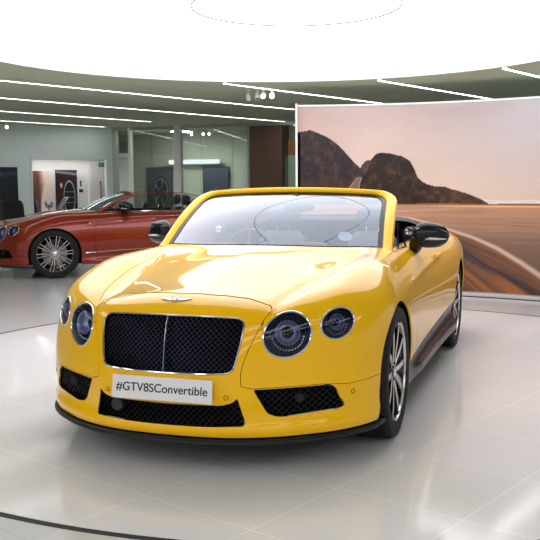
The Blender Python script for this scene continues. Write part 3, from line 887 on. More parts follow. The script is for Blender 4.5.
    for x in np.linspace(-.70,.70,29):
        b=ws(x/.76,0.0);y0=b[1]+.05;hump=.025*math.exp(-((x+.37)/.16)**2)
        G.append([(x,y0,.955),(x,y0+.12,.965),(x,y0+.26,.962+hump),(x,y0+.34,.945+hump*1.2),(x,y0+.37,.90),(x,y0+.33,.80),(x,y0+.31,.62),(x,y0+.28,.5)])
    d=MB().grid(G).build('dashboard',leather,root,smooth=60)
    for x in(-.55,-.08,.08,.55): MB().lathe([(0,.0005),(0,.030),(.008,.036),(-.01,.038)],24,'y',c=(x,1.03 if abs(x)<.3 else 1.06,.885)).build('air_vent',M['chrome'],d)
    MB().box((.16,.86,.972),(.30,.14,.045),bev=.02).build('dash_pod',M['black'],d)
    # steering wheel, right-hand drive
    q=Matrix.Rotation(math.radians(-65),4,'X');mb=MB();th=np.linspace(0,2*PI,40,endpoint=False)
    mb.tube(np.stack([.185*np.cos(th),.185*np.sin(th),0*th],1),.0155,10,closed=True)
    for a in(0,PI,-PI/2): mb.tube([(.04*math.cos(a),.04*math.sin(a),-.02),(.18*math.cos(a),.18*math.sin(a),0)],[.022,.012],8)
    mb.lathe([(-.04,.001),(-.04,.05),(0,.062),(.012,.05),(.016,.001)],28,'z')
    Mx=Matrix.Translation((-.37,1.24,.875))@Matrix.Rotation(math.radians(-68+0),4,'X')
    Mx=Matrix.Translation((-.37,1.24,.875))@Matrix.Rotation(math.radians(68),4,'X')@Matrix.Scale(-1,4,(0,0,1))
    Mx=Matrix.Translation((-.37,1.24,.875))@Matrix.Rotation(math.radians(-112),4,'X')
    mb.xf(Mx).build('steering_wheel',leather,root)
    for x,y,r in((-.37,1.62,0),(.37,1.62,0),(-.33,2.12,1),(.33,2.12,1)): seat(root,x,y-(.12 if r else 0),leather,bool(r),pm)
    MB().box((0,1.55,.55),(.22,1.1,.34),bev=.04).build('centre_console',leather,root)
    # stowed roof cover behind the seats
    G=[]
    for y in np.linspace(2.28,2.70,12):
        t=(y-2.28)/.42;row=[]
        half=np.interp(y,[2.28,2.4,2.52,2.64,2.70],[.73,.71,.66,.46,.25])
        for x in np.linspace(-1,1,25): row.append((x*half,y,.985+.108*math.sin(PI*min(1,.25+t*.75))*(1-abs(x)**12)+.02*(1-t)))
        G.append(row)
    MB().grid(G).build('tonneau_cover',M['tonneau'],root)
    for sg in(1,-1): mirror(root,sg)
    # winged badge on the nose
    bz=surf_z(0,-.80)[0];P0=np.array([0,-.80,bz]);nn=surf_n(P0)[0]
    up=np.array([0,nn[2],-nn[1]]);up/=np.linalg.norm(up)
    if up[2]<0: up=-up
    def onskin(s,t,h): 
        x=s;yy=P0[1]+up[1]*t
        zz=P0[2]+up[2]*t
        pz=surf_z(x,yy)[0];return (x,yy+nn[1]*h,pz+nn[2]*h)
    wing=[(.0,.006),(.018,.014),(.045,.016),(.070,.020),(.083,.021),(.078,.010),(.068,-.001),(.052,-.009),(.034,-.013),(.018,-.014),(0,-.016)]
    mb=MB()
    for sg in(1,-1):
        pts=np.array([(a*sg,b) for a,b in wing]);c2=np.array([.035*sg,.002]);G=[]
        for k,h in((1,0),(1,.003),(.85,.005),(.3,.0055),(.02,.0055)):
            G.append([onskin(*(c2+(p-c2)*k),h) for p in pts])
        mb.grid(np.array(G),closev=True)
    em=mb.build('winged_badge',M['silver'],root)
    th=np.linspace(0,2*PI,28,endpoint=False)
    G=[[onskin(.020*k*math.cos(a),.021*k*math.sin(a)-.002,h) for a in th] for k,h in((1,.001),(1,.007),(.86,.008))]
    MB().grid(np.array(G),closev=True).build('badge_ring',M['chrome'],em)
    G=[[onskin(.0175*k*math.cos(a),.0185*k*math.sin(a)-.002,.0075) for a in th] for k in(1,.02)]
    MB().grid(np.array(G),closev=True).build('badge_enamel',M['redenamel'],em)
    Bx=np.eye(4);rt=np.array([1,0,0]);Bx[:3,0]=rt;Bx[:3,1]=up;Bx[:3,2]=np.cross(rt,up);Bx[:3,3]=np.array(onskin(0,-.002,.0090))
    text_mesh('badge_letter','B',.034,M['chrome'],em,Bx)
    if plate:
        t0=math.atan2(.012,.11)
        zc=.423;yc=surf_y(0,.424)[0]-.014
        Rm=Matrix.Rotation(math.radians(90)+math.radians(-9),4,'X')
        pl=MB().box((0,0,0),(.520,.111,.004),bev=.0015)
        Mx=Matrix.Translation((0,yc,zc))@Rm
        po=pl.xf(Mx).build('number_plate',M['plate'],root)
        text_mesh('plate_lettering','#GTV8SConvertible',.0572,M['ink'],po,Mx@Matrix.Translation((0,-.0,.0028)),bold=.0005)
        q=MB().box((0,.0,-.010),(.44,.07,.018));q.xf(Mx).build('plate_holder',M['black'],root)
    # side badge on each wing: small enamel chip and numeral
    for sg in(1,-1):
        y=.52;z=.80;x=surf_x(y,z)[0]
        mb=MB().box((sg*(x+.001),y,z),(.005,.022,.016),bev=.0015);o=mb.build('wing_badge',M['chrome'],root)
        R=np.eye(4)
        R[:3,0]=(0,sg,0);R[:3,1]=(0,0,1);R[:3,2]=(sg,0,0);R[:3,3]=(sg*(x+.0015),y+.045,z)
        text_mesh('wing_badge_lettering','V8S' ,.026,M['chrome'],o,R)
    # tail lamps, bumper strip, exhausts (rear of the car)
    for sg in(1,-1):
        for (xc,zc,rx,rz) in((.60,.72,.13,.055),):
            q=sup(xc,zc,rx,rz,2.6,30);G=[]
            a=np.full(30,3.2);b=np.full(30,4.1)
            for _ in range(20):
                m_=(a+b)/2;neg=fbody(q[:,0],m_,q[:,1])<0;a=np.where(neg,m_,a);b=np.where(neg,b,m_)
            for k,h in((1,.0),(.97,.010),(.7,.014),(.3,.016),(.02,.016)):
                qq=np.array([xc,zc])+(q-np.array([xc,zc]))*k
                yy=np.interp(np.zeros(1),[0],[0]);
                a2=np.full(30,3.2);b2=np.full(30,4.1)
                for _ in range(18):
                    m_=(a2+b2)/2;neg=fbody(qq[:,0],m_,qq[:,1])<0;a2=np.where(neg,m_,a2);b2=np.where(neg,b2,m_)
                G.append(np.stack([sg*qq[:,0],a2+h,qq[:,1]],1))
            MB().grid(np.array(G),closev=True).build('tail_lamp',M['tail'],root)
        MB().lathe([(3.60,.045),(3.80,.048),(3.81,.044),(3.62,.040)],28,'y',c=(sg*.5,0,.26)).build('exhaust_pipe',M['chrome'],root)
    # small triangular quarter glass at the foot of each screen pillar
    for sg in(1,-1):
        A_=np.array([sg*.79,.86,.965]);B_=np.array([sg*.755,1.02,1.12]);C_=np.array([sg*.80,1.08,.965])
        MB().tube([A_,B_,C_],.007,6,closed=True).build('quarter_light_frame',M['black'],root)
        tw=MB().box((sg*.745,1.62,1.00),(.10,.07,.13),bev=.022).build('added_disc_pod',M['black'],root);MB().lathe([(1.578,.0005),(1.578,.016),(1.574,.026),(1.59,.028)],24,'y',c=(sg*.738,0,1.033)).build('tweeter',M['chrome'],tw)  # pod is an invented part that carries the chrome disc, position guessed
    if windows:
        for sg in(1,-1):
            def zt(y): return np.interp(y,[.95,1.2,1.6,2.0,2.4,2.62],[1.13,1.30,1.335,1.32,1.22,1.05])
            for ya,yb,nm in((.88,1.80,'door_glass'),(1.83,2.58,'rear_side_glass')):
                G=[]
                for y in np.linspace(ya,yb,24):
                    zt_=np.interp(y,[.88,1.0,1.2,1.6,2.0,2.4,2.60],[.98,1.09,1.21,1.255,1.24,1.15,1.01]);row=[]
                    for t in np.linspace(0,1,8): row.append((sg*(.815-.14*t*(zt_-.96)/.36),y,.955+(zt_-.955)*t))
                    G.append(row)
                g=MB().grid(G).build(nm,M['sideglass'],root,smooth=80)
                top=np.array([r[-1] for r in G]);MB().tube(top,.006,6).build('glass_seal',M['windowtrim'],g)
        for sg in(1,-1):
            y=np.linspace(.80,2.55,30);z=surf_z(np.full(30,.80),y);MB().tube(np.stack([np.full(30,sg*.80),y,z+.006],1),.008,6).build('waist_strip',M['chrome'],root)
    if style=='multi':
        for sg in(1,-1):
            y=np.linspace(.45,2.3,30);z=lower_edge(y)+.02;x=surf_x(y,z)+.004
            MB().tube(np.stack([sg*x,y,z],1),.007,6).build('sill_strip',M['chrome'],root)
M['sensorgrey']=mat('sensor_cover',(46,48,54),.5)
M['skirt']=mat('skirt_black',(16,14,14),.3)
M['tonneau']=mat('tonneau_cloth',(52,55,66),.7,bump=(400,.3))
M['windowtrim']=mat('window_trim',(130,60,50),.3,.6)
mat_mesh=mat('intake_mesh_black',(16,16,20),.4,.4)
mat_frit=mat('black_glass_border',(14,14,22),.15)
# ================= camera =================
CAMQ=[1.775425,-4.606949,1.389708,-0.326112,-0.100762,-0.007516,864.949151]
def set_camera():
    cx,cy,cz,yaw,pit,rol,f=CAMQ
    fw=Vector((math.sin(yaw)*math.cos(pit),math.cos(yaw)*math.cos(pit),math.sin(pit)))
    r=fw.cross(Vector((0,0,1))).normalized();u=r.cross(fw)
    R=r*math.cos(rol)+u*math.sin(rol);U=-r*math.sin(rol)+u*math.cos(rol)
    cd=bpy.data.cameras.new('camera');cd.sensor_width=36;cd.sensor_height=36;cd.sensor_fit='HORIZONTAL';cd.lens=f/540*36;cd.clip_end=200
    c=bpy.data.objects.new('camera',cd);COL.objects.link(c)
    m=Matrix(((R.x,U.x,-fw.x,cx),(R.y,U.y,-fw.y,cy),(R.z,U.z,-fw.z,cz),(0,0,0,1)));c.matrix_world=m;SC.camera=c
set_camera()
# ================= cars =================
car=thing('convertible_car','bright yellow open two-door convertible with black mesh grille, parked on the white turntable','car',(0,0,0))
make_car(car,M['yellow'],'sport',True,M['greyleather'],False)
WS_DZ[0]=.075;WS_DY[0]=.03
rc=thing('convertible_car','dark orange-red two-door car with many-spoke silver wheels, parked behind the yellow convertible','car',(-5.86,7.20,0),math.radians(-54))
make_car(rc,M['red'],'multi',False,M['leather'],True)
# ================= setting =================
CEN=(.08,1.65);RR=3.31;GA=math.radians(69.3)
def tilemat(name,col,grout,org,size,w=.0035,rough=.16):
    m=mat(name,col,rough);nt=m.node_tree;b=nt.nodes['Principled BSDF'];L=nt.links
    tc=nt.nodes.new('ShaderNodeTexCoord');mp=nt.nodes.new('ShaderNodeMapping');mp.vector_type='TEXTURE'
    mp.inputs['Location'].default_value=(org[0],org[1],0);mp.inputs['Rotation'].default_value=(0,0,GA);mp.inputs['Scale'].default_value=(size,size,1)
    L.new(tc.outputs['Object'],mp.inputs['Vector']);sp=nt.nodes.new('ShaderNodeSeparateXYZ');L.new(mp.outputs['Vector'],sp.inputs[0])
    outs=[]
    for a in(0,1):
        fr=nt.nodes.new('ShaderNodeMath');fr.operation='FRACT';L.new(sp.outputs[a],fr.inputs[0])
        s=nt.nodes.new('ShaderNodeMath');s.operation='SUBTRACT';s.inputs[1].default_value=.5;L.new(fr.outputs[0],s.inputs[0])
        ab=nt.nodes.new('ShaderNodeMath');ab.operation='ABSOLUTE';L.new(s.outputs[0],ab.inputs[0])
        g=nt.nodes.new('ShaderNodeMath');g.operation='GREATER_THAN';g.inputs[1].default_value=.5-w/size/1;L.new(ab.outputs[0],g.inputs[0]);outs.append(g)
    mx=nt.nodes.new('ShaderNodeMath');mx.operation='MAXIMUM';L.new(outs[0].outputs[0],mx.inputs[0]);L.new(outs[1].outputs[0],mx.inputs[1])
    # slight tone change per tile
    fl=[]
    wn=nt.nodes.new('ShaderNodeTexWhiteNoise');wn.noise_dimensions='3D';vf=nt.nodes.new('ShaderNodeVectorMath');vf.operation='FLOOR';L.new(mp.outputs['Vector'],vf.inputs[0]);L.new(vf.outputs[0],wn.inputs['Vector'])
    no=nt.nodes.new('ShaderNodeTexNoise');no.inputs['Scale'].default_value=1.1;no.inputs['Detail'].default_value=6;L.new(tc.outputs['Object'],no.inputs['Vector'])
    ad=nt.nodes.new('ShaderNodeMath');ad.operation='MULTIPLY_ADD';ad.inputs[1].default_value=.35;L.new(wn.outputs['Value'],ad.inputs[0]);L.new(no.outputs['Fac'],ad.inputs[2])
    cr=nt.nodes.new('ShaderNodeMix');cr.data_type='RGBA';c=lin(col);cr.inputs[6].default_value=tuple(v*.975 for v in c[:3])+(1,);cr.inputs[7].default_value=tuple(min(1,v*1.03) for v in c[:3])+(1,)
    L.new(ad.outputs[0],cr.inputs[0])
    c2=nt.nodes.new('ShaderNodeMix');c2.data_type='RGBA';L.new(mx.outputs[0],c2.inputs[0]);L.new(cr.outputs[2],c2.inputs[6]);c2.inputs[7].default_value=lin(grout)
    L.new(c2.outputs[2],b.inputs['Base Color'])
    rn=nt.nodes.new('ShaderNodeMapRange');rn.inputs[3].default_value=rough*.95;rn.inputs[4].default_value=rough*1.15;L.new(no.outputs['Fac'],rn.inputs[0]);L.new(rn.outputs[0],b.inputs['Roughness'])
    return m
M['floor']=tilemat('showroom_tiles',(226,223,226),(246,244,246),(.617,-1.456),.62,.0028,.10)
M['floor_dim']=tilemat('dimmed_outer_tiles',(196,196,197),(184,184,186),(.617,-1.456),.62,.0028,.13)  # outer tiles greyed: the weaker light out there is put into their colour
M['slot']=mat('dark_slot',(34,36,40),.7)
# floor split at the turntable: outer floor (with a round hole), metal ring, turntable disc
th=np.linspace(0,2*PI,181)[:-1]
def circ(r,z,c=CEN): return np.stack([c[0]+r*np.cos(th),c[1]+r*np.sin(th),np.full(180,z)],1)
mb=MB();sq=[]
X0,X1,Y0,Y1=-16,12,-9,24
for a in th:
    d=np.array([math.cos(a),math.sin(a)]);t=min([(X1-CEN[0])/d[0] if d[0]>1e-9 else 1e9,(X0-CEN[0])/d[0] if d[0]<-1e-9 else 1e9,(Y1-CEN[1])/d[1] if d[1]>1e-9 else 1e9,(Y0-CEN[1])/d[1] if d[1]<-1e-9 else 1e9])
    sq.append((CEN[0]+d[0]*t,CEN[1]+d[1]*t,0))
mb.grid(np.array([np.array(sq),circ(RR+.022,0),circ(RR+.022,-.06)]),closev=True)
struct('floor',mb,M['floor_dim'],smooth=0,fix=False)
mb=MB();mb.grid(np.array([circ(RR+.022,-.002),circ(RR-.022,-.002)]),closev=True)
struct('trim_1',mb,M['slot'],smooth=0)
mb=MB();mb.grid(np.array([circ(RR-.022,-.06),circ(RR-.022,0),circ(.02,0)]),closev=True);b=mb.n-180;mb.f.append([b+i for i in range(180)]);mb.m.append(0)
o=struct('turntable',mb,M['floor'],smooth=0,fix=False)
# ceiling
HC=2.60
M['ceil']=mat('ceiling_paint',(184,194,170),.7)
DC=(-.607,2.753);DR_=2.98
mb=MB();sq=[]
for a in th:
    d=np.array([math.cos(a),math.sin(a)]);t=min([(X1-DC[0])/d[0] if d[0]>1e-9 else 1e9,(X0-DC[0])/d[0] if d[0]<-1e-9 else 1e9,(Y1-DC[1])/d[1] if d[1]>1e-9 else 1e9,(Y0-DC[1])/d[1] if d[1]<-1e-9 else 1e9])
    sq.append((DC[0]+d[0]*t,DC[1]+d[1]*t,HC))
mb.grid(np.array([np.array(sq),circ(DR_,HC,DC),circ(DR_,HC+.10,DC)]),closev=True)
struct('ceiling',mb,M['ceil'],smooth=0,fix=False)
cl=thing('ceiling_light','huge round glowing white ceiling panel above the yellow convertible','ceiling light',(DC[0],DC[1],HC+.05))
M['glow']=emis('luminous_ceiling',(255,252,255),DISC_E)
mb=MB();mb.lathe([(.012,.02),(.012,DR_-.03)],180,'z');b=0
mb.f.append([i*2 for i in range(180)]);mb.m.append(0)
mb.build('diffuser',M['glow'],cl,smooth=0)
mb=MB();mb.lathe([(-.045,DR_-.012),(-.045,DR_-.035),(.03,DR_-.035),(.03,DR_-.012)],180,'z',closed=True);mb.build('rim',M['ceilrim'] if 'ceilrim' in M else M['white'],cl)
mb=MB();tt=np.linspace(0,2*PI,97)[:-1];mb.tube(np.stack([-.086-DC[0]+.757*np.cos(tt),1.532-DC[1]+.757*np.sin(tt),0*tt],1),.0042,6,closed=True);mb.build('round_seam',M['slot'],cl)
# light strips recessed in the ceiling
M['strip']=emis('strip_light',(255,252,250),STRIP_E)
d=np.array([math.cos(math.radians(70.2)),math.sin(math.radians(70.2))])
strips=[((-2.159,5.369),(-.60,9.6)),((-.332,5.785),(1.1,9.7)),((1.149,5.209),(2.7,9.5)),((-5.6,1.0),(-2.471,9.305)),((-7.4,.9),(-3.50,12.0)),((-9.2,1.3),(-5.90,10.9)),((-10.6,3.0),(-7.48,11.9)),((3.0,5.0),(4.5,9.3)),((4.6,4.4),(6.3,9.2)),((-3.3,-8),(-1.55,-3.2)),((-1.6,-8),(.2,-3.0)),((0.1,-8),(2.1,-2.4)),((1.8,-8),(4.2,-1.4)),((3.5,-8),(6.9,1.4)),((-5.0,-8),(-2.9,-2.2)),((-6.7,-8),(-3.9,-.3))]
names=['third from the red rock mural\'s right end']
lab=['straight white strip light running over the picture wall from above the yellow windscreen','straight white strip light running over the middle of the picture wall','straight white strip light at the upper right corner over the picture wall',
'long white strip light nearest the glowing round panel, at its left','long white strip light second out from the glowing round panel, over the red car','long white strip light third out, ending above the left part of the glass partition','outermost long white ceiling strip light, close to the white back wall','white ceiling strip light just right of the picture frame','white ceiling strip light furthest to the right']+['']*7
for (a,bb),l in zip(strips,lab):
    a=np.array(a);bb=np.array(bb);e=bb-a;L=np.linalg.norm(e);an=math.atan2(e[1],e[0]);c=(a+bb)/2
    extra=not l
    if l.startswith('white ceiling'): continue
    if extra: l='added wide light panel over the near end of the hall, unseen behind the viewer'  # unseen strips carried on, added as wide panels to brighten the near floor
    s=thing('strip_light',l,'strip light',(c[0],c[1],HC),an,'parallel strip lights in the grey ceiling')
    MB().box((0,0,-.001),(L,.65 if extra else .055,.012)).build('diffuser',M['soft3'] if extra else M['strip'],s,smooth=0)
    mb=MB();hw=.33 if extra else .032;mb.box((0,hw,-.003),(L+.02,.009,.016));mb.box((0,-hw,-.003),(L+.02,.009,.016));mb.build('strip_frame',M['white'],s,smooth=0)
# ---- curved picture wall, concentric with the turntable
A0,A1=-19.3,31.0;RM=4.5
def mp_(a,r,z): a=math.radians(a);return (CEN[0]+r*math.sin(a),CEN[1]+r*math.cos(a),z)
HILL1=np.array([(-19.6,2.015),(-18.8,2.018),(-17.2,2.040),(-15.93,2.003),(-14.49,1.953),(-13.06,1.877),(-11.63,1.764),(-10.51,1.663),(-9.56,1.588),(-8.6,1.50),(-7.32,1.312),(-6,1.0)])
HILL2=np.array([(-10,1.2),(-8.91,1.438),(-7.96,1.537),(-7.5,1.66),(-6.71,1.734),(-5.45,1.751),(-4.18,1.731),(-2.61,1.704),(-1.34,1.642),(-.71,1.555),(-.06,1.432),(.88,1.37),(2.3,1.333),(4.17,1.320),(5.73,1.283),(7.44,1.246),(9.3,1.186),(10.85,1.126),(12,1.0)])
LINE=np.array([(-6,.985),(-1,.935),(3.47,.842),(5.93,.775),(8.56,.715),(12.31,.594),(16.03,.434),(19.0,.293),(24,.02),(31,-.4)])
def fbm(x,y,o=5,seed=0):
    r=np.random.default_rng(seed);T=r.random((64,64));v=0;a=.5
    for k in range(o):
        xi=np.floor(x).astype(int);yi=np.floor(y).astype(int);fx=x-xi;fy=y-yi;fx=fx*fx*(3-2*fx);fy=fy*fy*(3-2*fy)
        g=lambda i,j:T[(xi+i)%64,(yi+j)%64]
        v=v+a*((g(0,0)*(1-fx)+g(1,0)*fx)*(1-fy)+(g(0,1)*(1-fx)+g(1,1)*fx)*fy);x=x*2.03;y=y*2.03;a*=.5
    return v
def art(a,z):
    """the printed coast-road picture; colours as printed, sRGB 0..255"""
    def C(*c): return np.array(c,float)
    def mixc(A,B,t): t=np.clip(t,0,1)[...,None];return A*(1-t)+B*t
    t=(z-1.1)/1.25
    col=mixc(np.broadcast_to(C(232,204,184),a.shape+(3,)),np.broadcast_to(C(214,192,188),a.shape+(3,)),t*1.2)
    col=mixc(col,np.broadcast_to(C(222,214,222),a.shape+(3,)),np.clip((a+2)/20,0,1)*np.clip(t*1.3,0,1))
    col=mixc(col,np.broadcast_to(C(196,166,156),a.shape+(3,)),np.clip((-a-8)/14,0,1)*np.clip(t*1.2,0,.8))
    cl_=fbm(a*.15,z*6,4,3);col=col+((cl_-.5)*10)[...,None]
    # sea
    sea=(z<1.165)&(z>1.10);col=np.where(sea[...,None],mixc(np.broadcast_to(C(226,206,192),a.shape+(3,)),np.broadcast_to(C(247,240,236),a.shape+(3,)),fbm(a*.8,z*90,3,5)*1.3),col)
    # far hill between the two
    n=fbm(a*1.3,z*16,6,1);n2=fbm(a*4.5,z*50,4,2)
    hb=1.66-.05*((a+7.9)/.9)**2
    m=(z<hb)&(a>-9.6)&(a<-6.5);col=np.where(m[...,None],C(86,66,60)+((n2-.5)*36)[...,None],col)
    h1=np.interp(a,HILL1[:,0],HILL1[:,1])+.012*(fbm(a*3,z*0,4,8)-.5);m=(z<h1)
    base_=mixc(np.broadcast_to(C(50,42,48),a.shape+(3,)),np.broadcast_to(C(92,66,54),a.shape+(3,)),np.clip((n-.45)*2.4+np.clip((a+13)/5,0,1)*.45*(h1-z<.35),0,1))
    base_=base_+((n2-.5)*26)[...,None];base_=mixc(base_,np.broadcast_to(C(78,52,38),a.shape+(3,)),np.clip((1.45-z)/.2,0,.8))
    col=np.where(m[...,None],base_,col)
    # winding road up the valley
    cxr=np.interp(z,[1.1,1.25,1.33,1.42,1.5,1.56],[-9.6,-10.6,-10.1,-9.5,-8.8,-8.4]);wr=np.interp(z,[1.1,1.3,1.42,1.52],[1.5,.95,.5,.1])
    m=(np.abs(a-cxr)<wr)&(z<1.45);col=np.where(m[...,None],C(122,102,94)+((n2-.5)*14)[...,None]+(30*(np.abs(np.abs(a-cxr)-wr*.8)<.12))[...,None],col)
    h2=np.interp(a,HILL2[:,0],HILL2[:,1])+.02*(fbm(a*4,z*0,4,9)-.5);m=(z<h2)&(a>-9.2)
    hb2=mixc(np.broadcast_to(C(46,35,36),a.shape+(3,)),np.broadcast_to(C(98,68,46),a.shape+(3,)),np.clip((n-.42)*2.2+np.clip((a-0)/6,0,1)*.5,0,1))+((n2-.5)*30)[...,None]
    hb2=hb2*(1-.25*(np.clip((1.72-h2)/.3,0,1)*0))[...,None]
    col=np.where(m[...,None],hb2,col)
    # three small lamps on the hill are left out; road surface
    ln=np.interp(a,LINE[:,0],LINE[:,1])
    va,vz=-6.0,1.05
    rd=z<1.118+.004*np.sin(a*.5)
    st=fbm(a*.12+3,(z+.010*a*0)*55+a*.05,4,11)
    road=mixc(np.broadcast_to(C(196,146,118),a.shape+(3,)),np.broadcast_to(C(142,112,98),a.shape+(3,)),np.clip((1.1-z)/.45+ (st-.5)*1.1,0,1))
    road=mixc(road,np.broadcast_to(C(112,88,78),a.shape+(3,)),np.clip((.75-z)/.6,0,.9))
    edge=np.exp(-((z-1.112)/.010)**2);road=road-(60*edge)[...,None]
    gl=np.exp(-((z-1.085)/.010)**2)*np.clip((a+4)/14,0,1);road=road+gl[...,None]*C(60,50,30)
    gl=np.exp(-((z-1.03-.002*a)/.012)**2)*np.clip((8-a)/10,0,1);road=road+gl[...,None]*C(34,36,36)
    # verge below the white line: streaks fanning out of the vanishing point
    ang=np.arctan2((1.02-z),(a-(-4.0))*.078)
    sk=fbm(ang*22,np.hypot(1.02-z,(a+4)*.078)*1.1,4,13);sk2=fbm(ang*60,np.hypot(1.02-z,(a+4)*.078)*.8+9,3,14)
    verge=mixc(np.broadcast_to(C(78,62,66),a.shape+(3,)),np.broadcast_to(C(192,118,66),a.shape+(3,)),np.clip((sk-.38)*1.7+.35*np.exp(-((ang-.72)/.16)**2),0,1))+((sk2-.5)*26)[...,None]
    verge=mixc(verge,np.broadcast_to(C(150,100,72),a.shape+(3,)),np.clip(1-(ln-z)/.16,0,.6))
    verge=mixc(verge,np.broadcast_to(C(70,66,78),a.shape+(3,)),np.exp(-((a-5.8)/3.0)**2-((z-.52)/.16)**2)*.75)
    road=np.where((z<ln)[...,None],verge,road)
    wl=.016+.028*np.clip((a-3)/16,0,1);m2=np.clip(1.4-np.abs(z-ln+wl*.2)/wl*1.1,0,1)*np.clip((a+7)/6,0.0,.9);road=mixc(road,np.broadcast_to(C(228,196,178),a.shape+(3,)),m2)
    col=np.where(rd[...,None],road,col)
    return np.clip(col*.95,0,255)
na,nz=760,300
aa=np.linspace(A0,A1,na);zz=np.linspace(.05,2.33,nz);AA,ZZ=np.meshgrid(aa,zz,indexing='ij')
colr=art(AA,ZZ).reshape(-1,3)/255;colr=np.where(colr<=.04045,colr/12.92,((colr+.055)/1.055)**2.4)
pw=thing('picture_wall','tall curved picture panel of a coast road at sunset with dark rocks, behind the yellow convertible','wall picture',mp_(0,RM,0))
off=np.array(mp_(0,RM,0))
G=np.stack([CEN[0]+RM*np.sin(np.radians(AA)),CEN[1]+RM*np.cos(np.radians(AA)),ZZ],-1)-off
me=bpy.data.meshes.new('printed_picture');I=np.arange(na*nz).reshape(na,nz);Q=np.stack([I[:-1,:-1],I[1:,:-1],I[1:,1:],I[:-1,1:]],-1).reshape(-1,4)
me.vertices.add(na*nz);me.vertices.foreach_set('co',G.astype(np.float32).ravel());me.loops.add(Q.size);me.loops.foreach_set('vertex_index',Q.ravel().astype(np.int32));me.polygons.add(len(Q));me.polygons.foreach_set('loop_start',(np.arange(len(Q))*4).astype(np.int32));me.update(calc_edges=True)
ca=me.color_attributes.new('print','FLOAT_COLOR','POINT');ca.data.foreach_set('color',np.c_[colr,np.ones(len(colr))].astype(np.float32).ravel())
m=mat('printed_film',(200,200,200),.28,spec=.35);nt=m.node_tree;at=nt.nodes.new('ShaderNodeVertexColor');at.layer_name='print';nt.links.new(at.outputs['Color'],nt.nodes['Principled BSDF'].inputs['Base Color'])
me.materials.append(m);me.polygons.foreach_set('use_smooth',np.ones(len(Q),bool));o=bpy.data.objects.new('printed_picture',me);COL.objects.link(o);o.parent=pw
def arcsec(name,prof,m,a0=A0,a1=A1,parent=pw,n=80):
    G=[[np.array(mp_(a,r,z))-off for r,z in prof] for a in np.linspace(a0,a1,n)]
    return loft(np.array(G)).build(name,m,parent)
arcsec('panel_back',[(RM+.004,.0),(RM+.004,2.335),(RM+.16,2.335),(RM+.16,0)],M['white'])
arcsec('top_light',[(RM-.035,2.332),(RM-.035,2.350),(RM+.02,2.350),(RM+.02,2.332)],M['soft'])
arcsec('plinth',[(RM-.10,.0),(RM-.10,.012),(RM-.08,.045),(RM+.01,.05),(RM+.01,0)],M['plinth'])
arcsec('plinth_gap',[(RM-.135,.0005),(RM-.135,.006),(RM-.1,.006),(RM-.1,.0005)],M['slot'])
mb=MB();q=np.array(mp_(A0-.10,RM-.02,1.2))-off;mb.box(q,(.024,.14,2.33),R=Matrix.Rotation(math.radians(-A0),3,'Z'),bev=.004);mb.build('edge_post',M['edgewhite'],pw)
mb=MB();q=np.array(mp_(A0+.30,RM-.012,1.0))-off;mb.box(q,(.034,.02,2.0),R=Matrix.Rotation(math.radians(-A0),3,'Z'));mb.build('dark_edge',M['deep'],pw)
# ================= back of the showroom =================
class Fr:
    """vertical plane frame: s along, o away from the camera, z up"""
    def __init__(s,A,B):
        A=np.array(A);B=np.array(B);s.A=A;s.e=(B-A)/np.linalg.norm(B-A);n=np.array([-s.e[1],s.e[0]])
        if n@(np.array(CAMQ[:2])-A)>0:n=-n
        s.n=n;s.rz=math.atan2(s.e[1],s.e[0]);s.sg=1 if n@np.array([-s.e[1],s.e[0]])>0 else -1
    def p(s,a,o,z): q=s.A+s.e*a+s.n*o;return (q[0],q[1],z)
    def box(s,mb,a0,a1,o0,o1,z0,z1,bev=0,m=None):
        mb.box(s.p((a0+a1)/2,(o0+o1)/2,(z0+z1)/2),(abs(a1-a0),abs(o1-o0),abs(z1-z0)),R=Matrix.Rotation(s.rz,3,'Z'),bev=bev,m=m);return mb
FL=Fr((-8.97,10.32),(-7.57,12.40));FG=Fr((-7.57,12.40),(-3.3,12.15))
M['wall']=mat('wall_paint',(222,236,232),.7);M['wallwhite']=mat('white_wall_paint',(228,226,224),.6)
mb=MB();FL.box(mb,-9,.62,0,.12,0,HC);FL.box(mb,2.34,2.52,0,.12,0,HC);FL.box(mb,.62,2.34,0,.12,1.93,HC)
struct('wall_left',mb,M['wall'],smooth=0)
mb=MB();FL.box(mb,.3,3.2,.75,.85,0,2.3);FL.box(mb,.52,.62,.12,.75,0,2.3);FL.box(mb,.62,3.0,.12,.75,1.96,2.06);FL.box(mb,2.95,3.05,.12,.75,0,2.3)
struct('wall_niche',mb,M['wallwhite'],smooth=0)
mb=MB();FL.box(mb,.60,.64,-.012,.10,0,1.95);FL.box(mb,2.32,2.36,-.012,.10,0,1.95);FL.box(mb,.60,2.36,-.012,.10,1.91,1.95)
struct('trim_2',mb,M['white'],smooth=0)
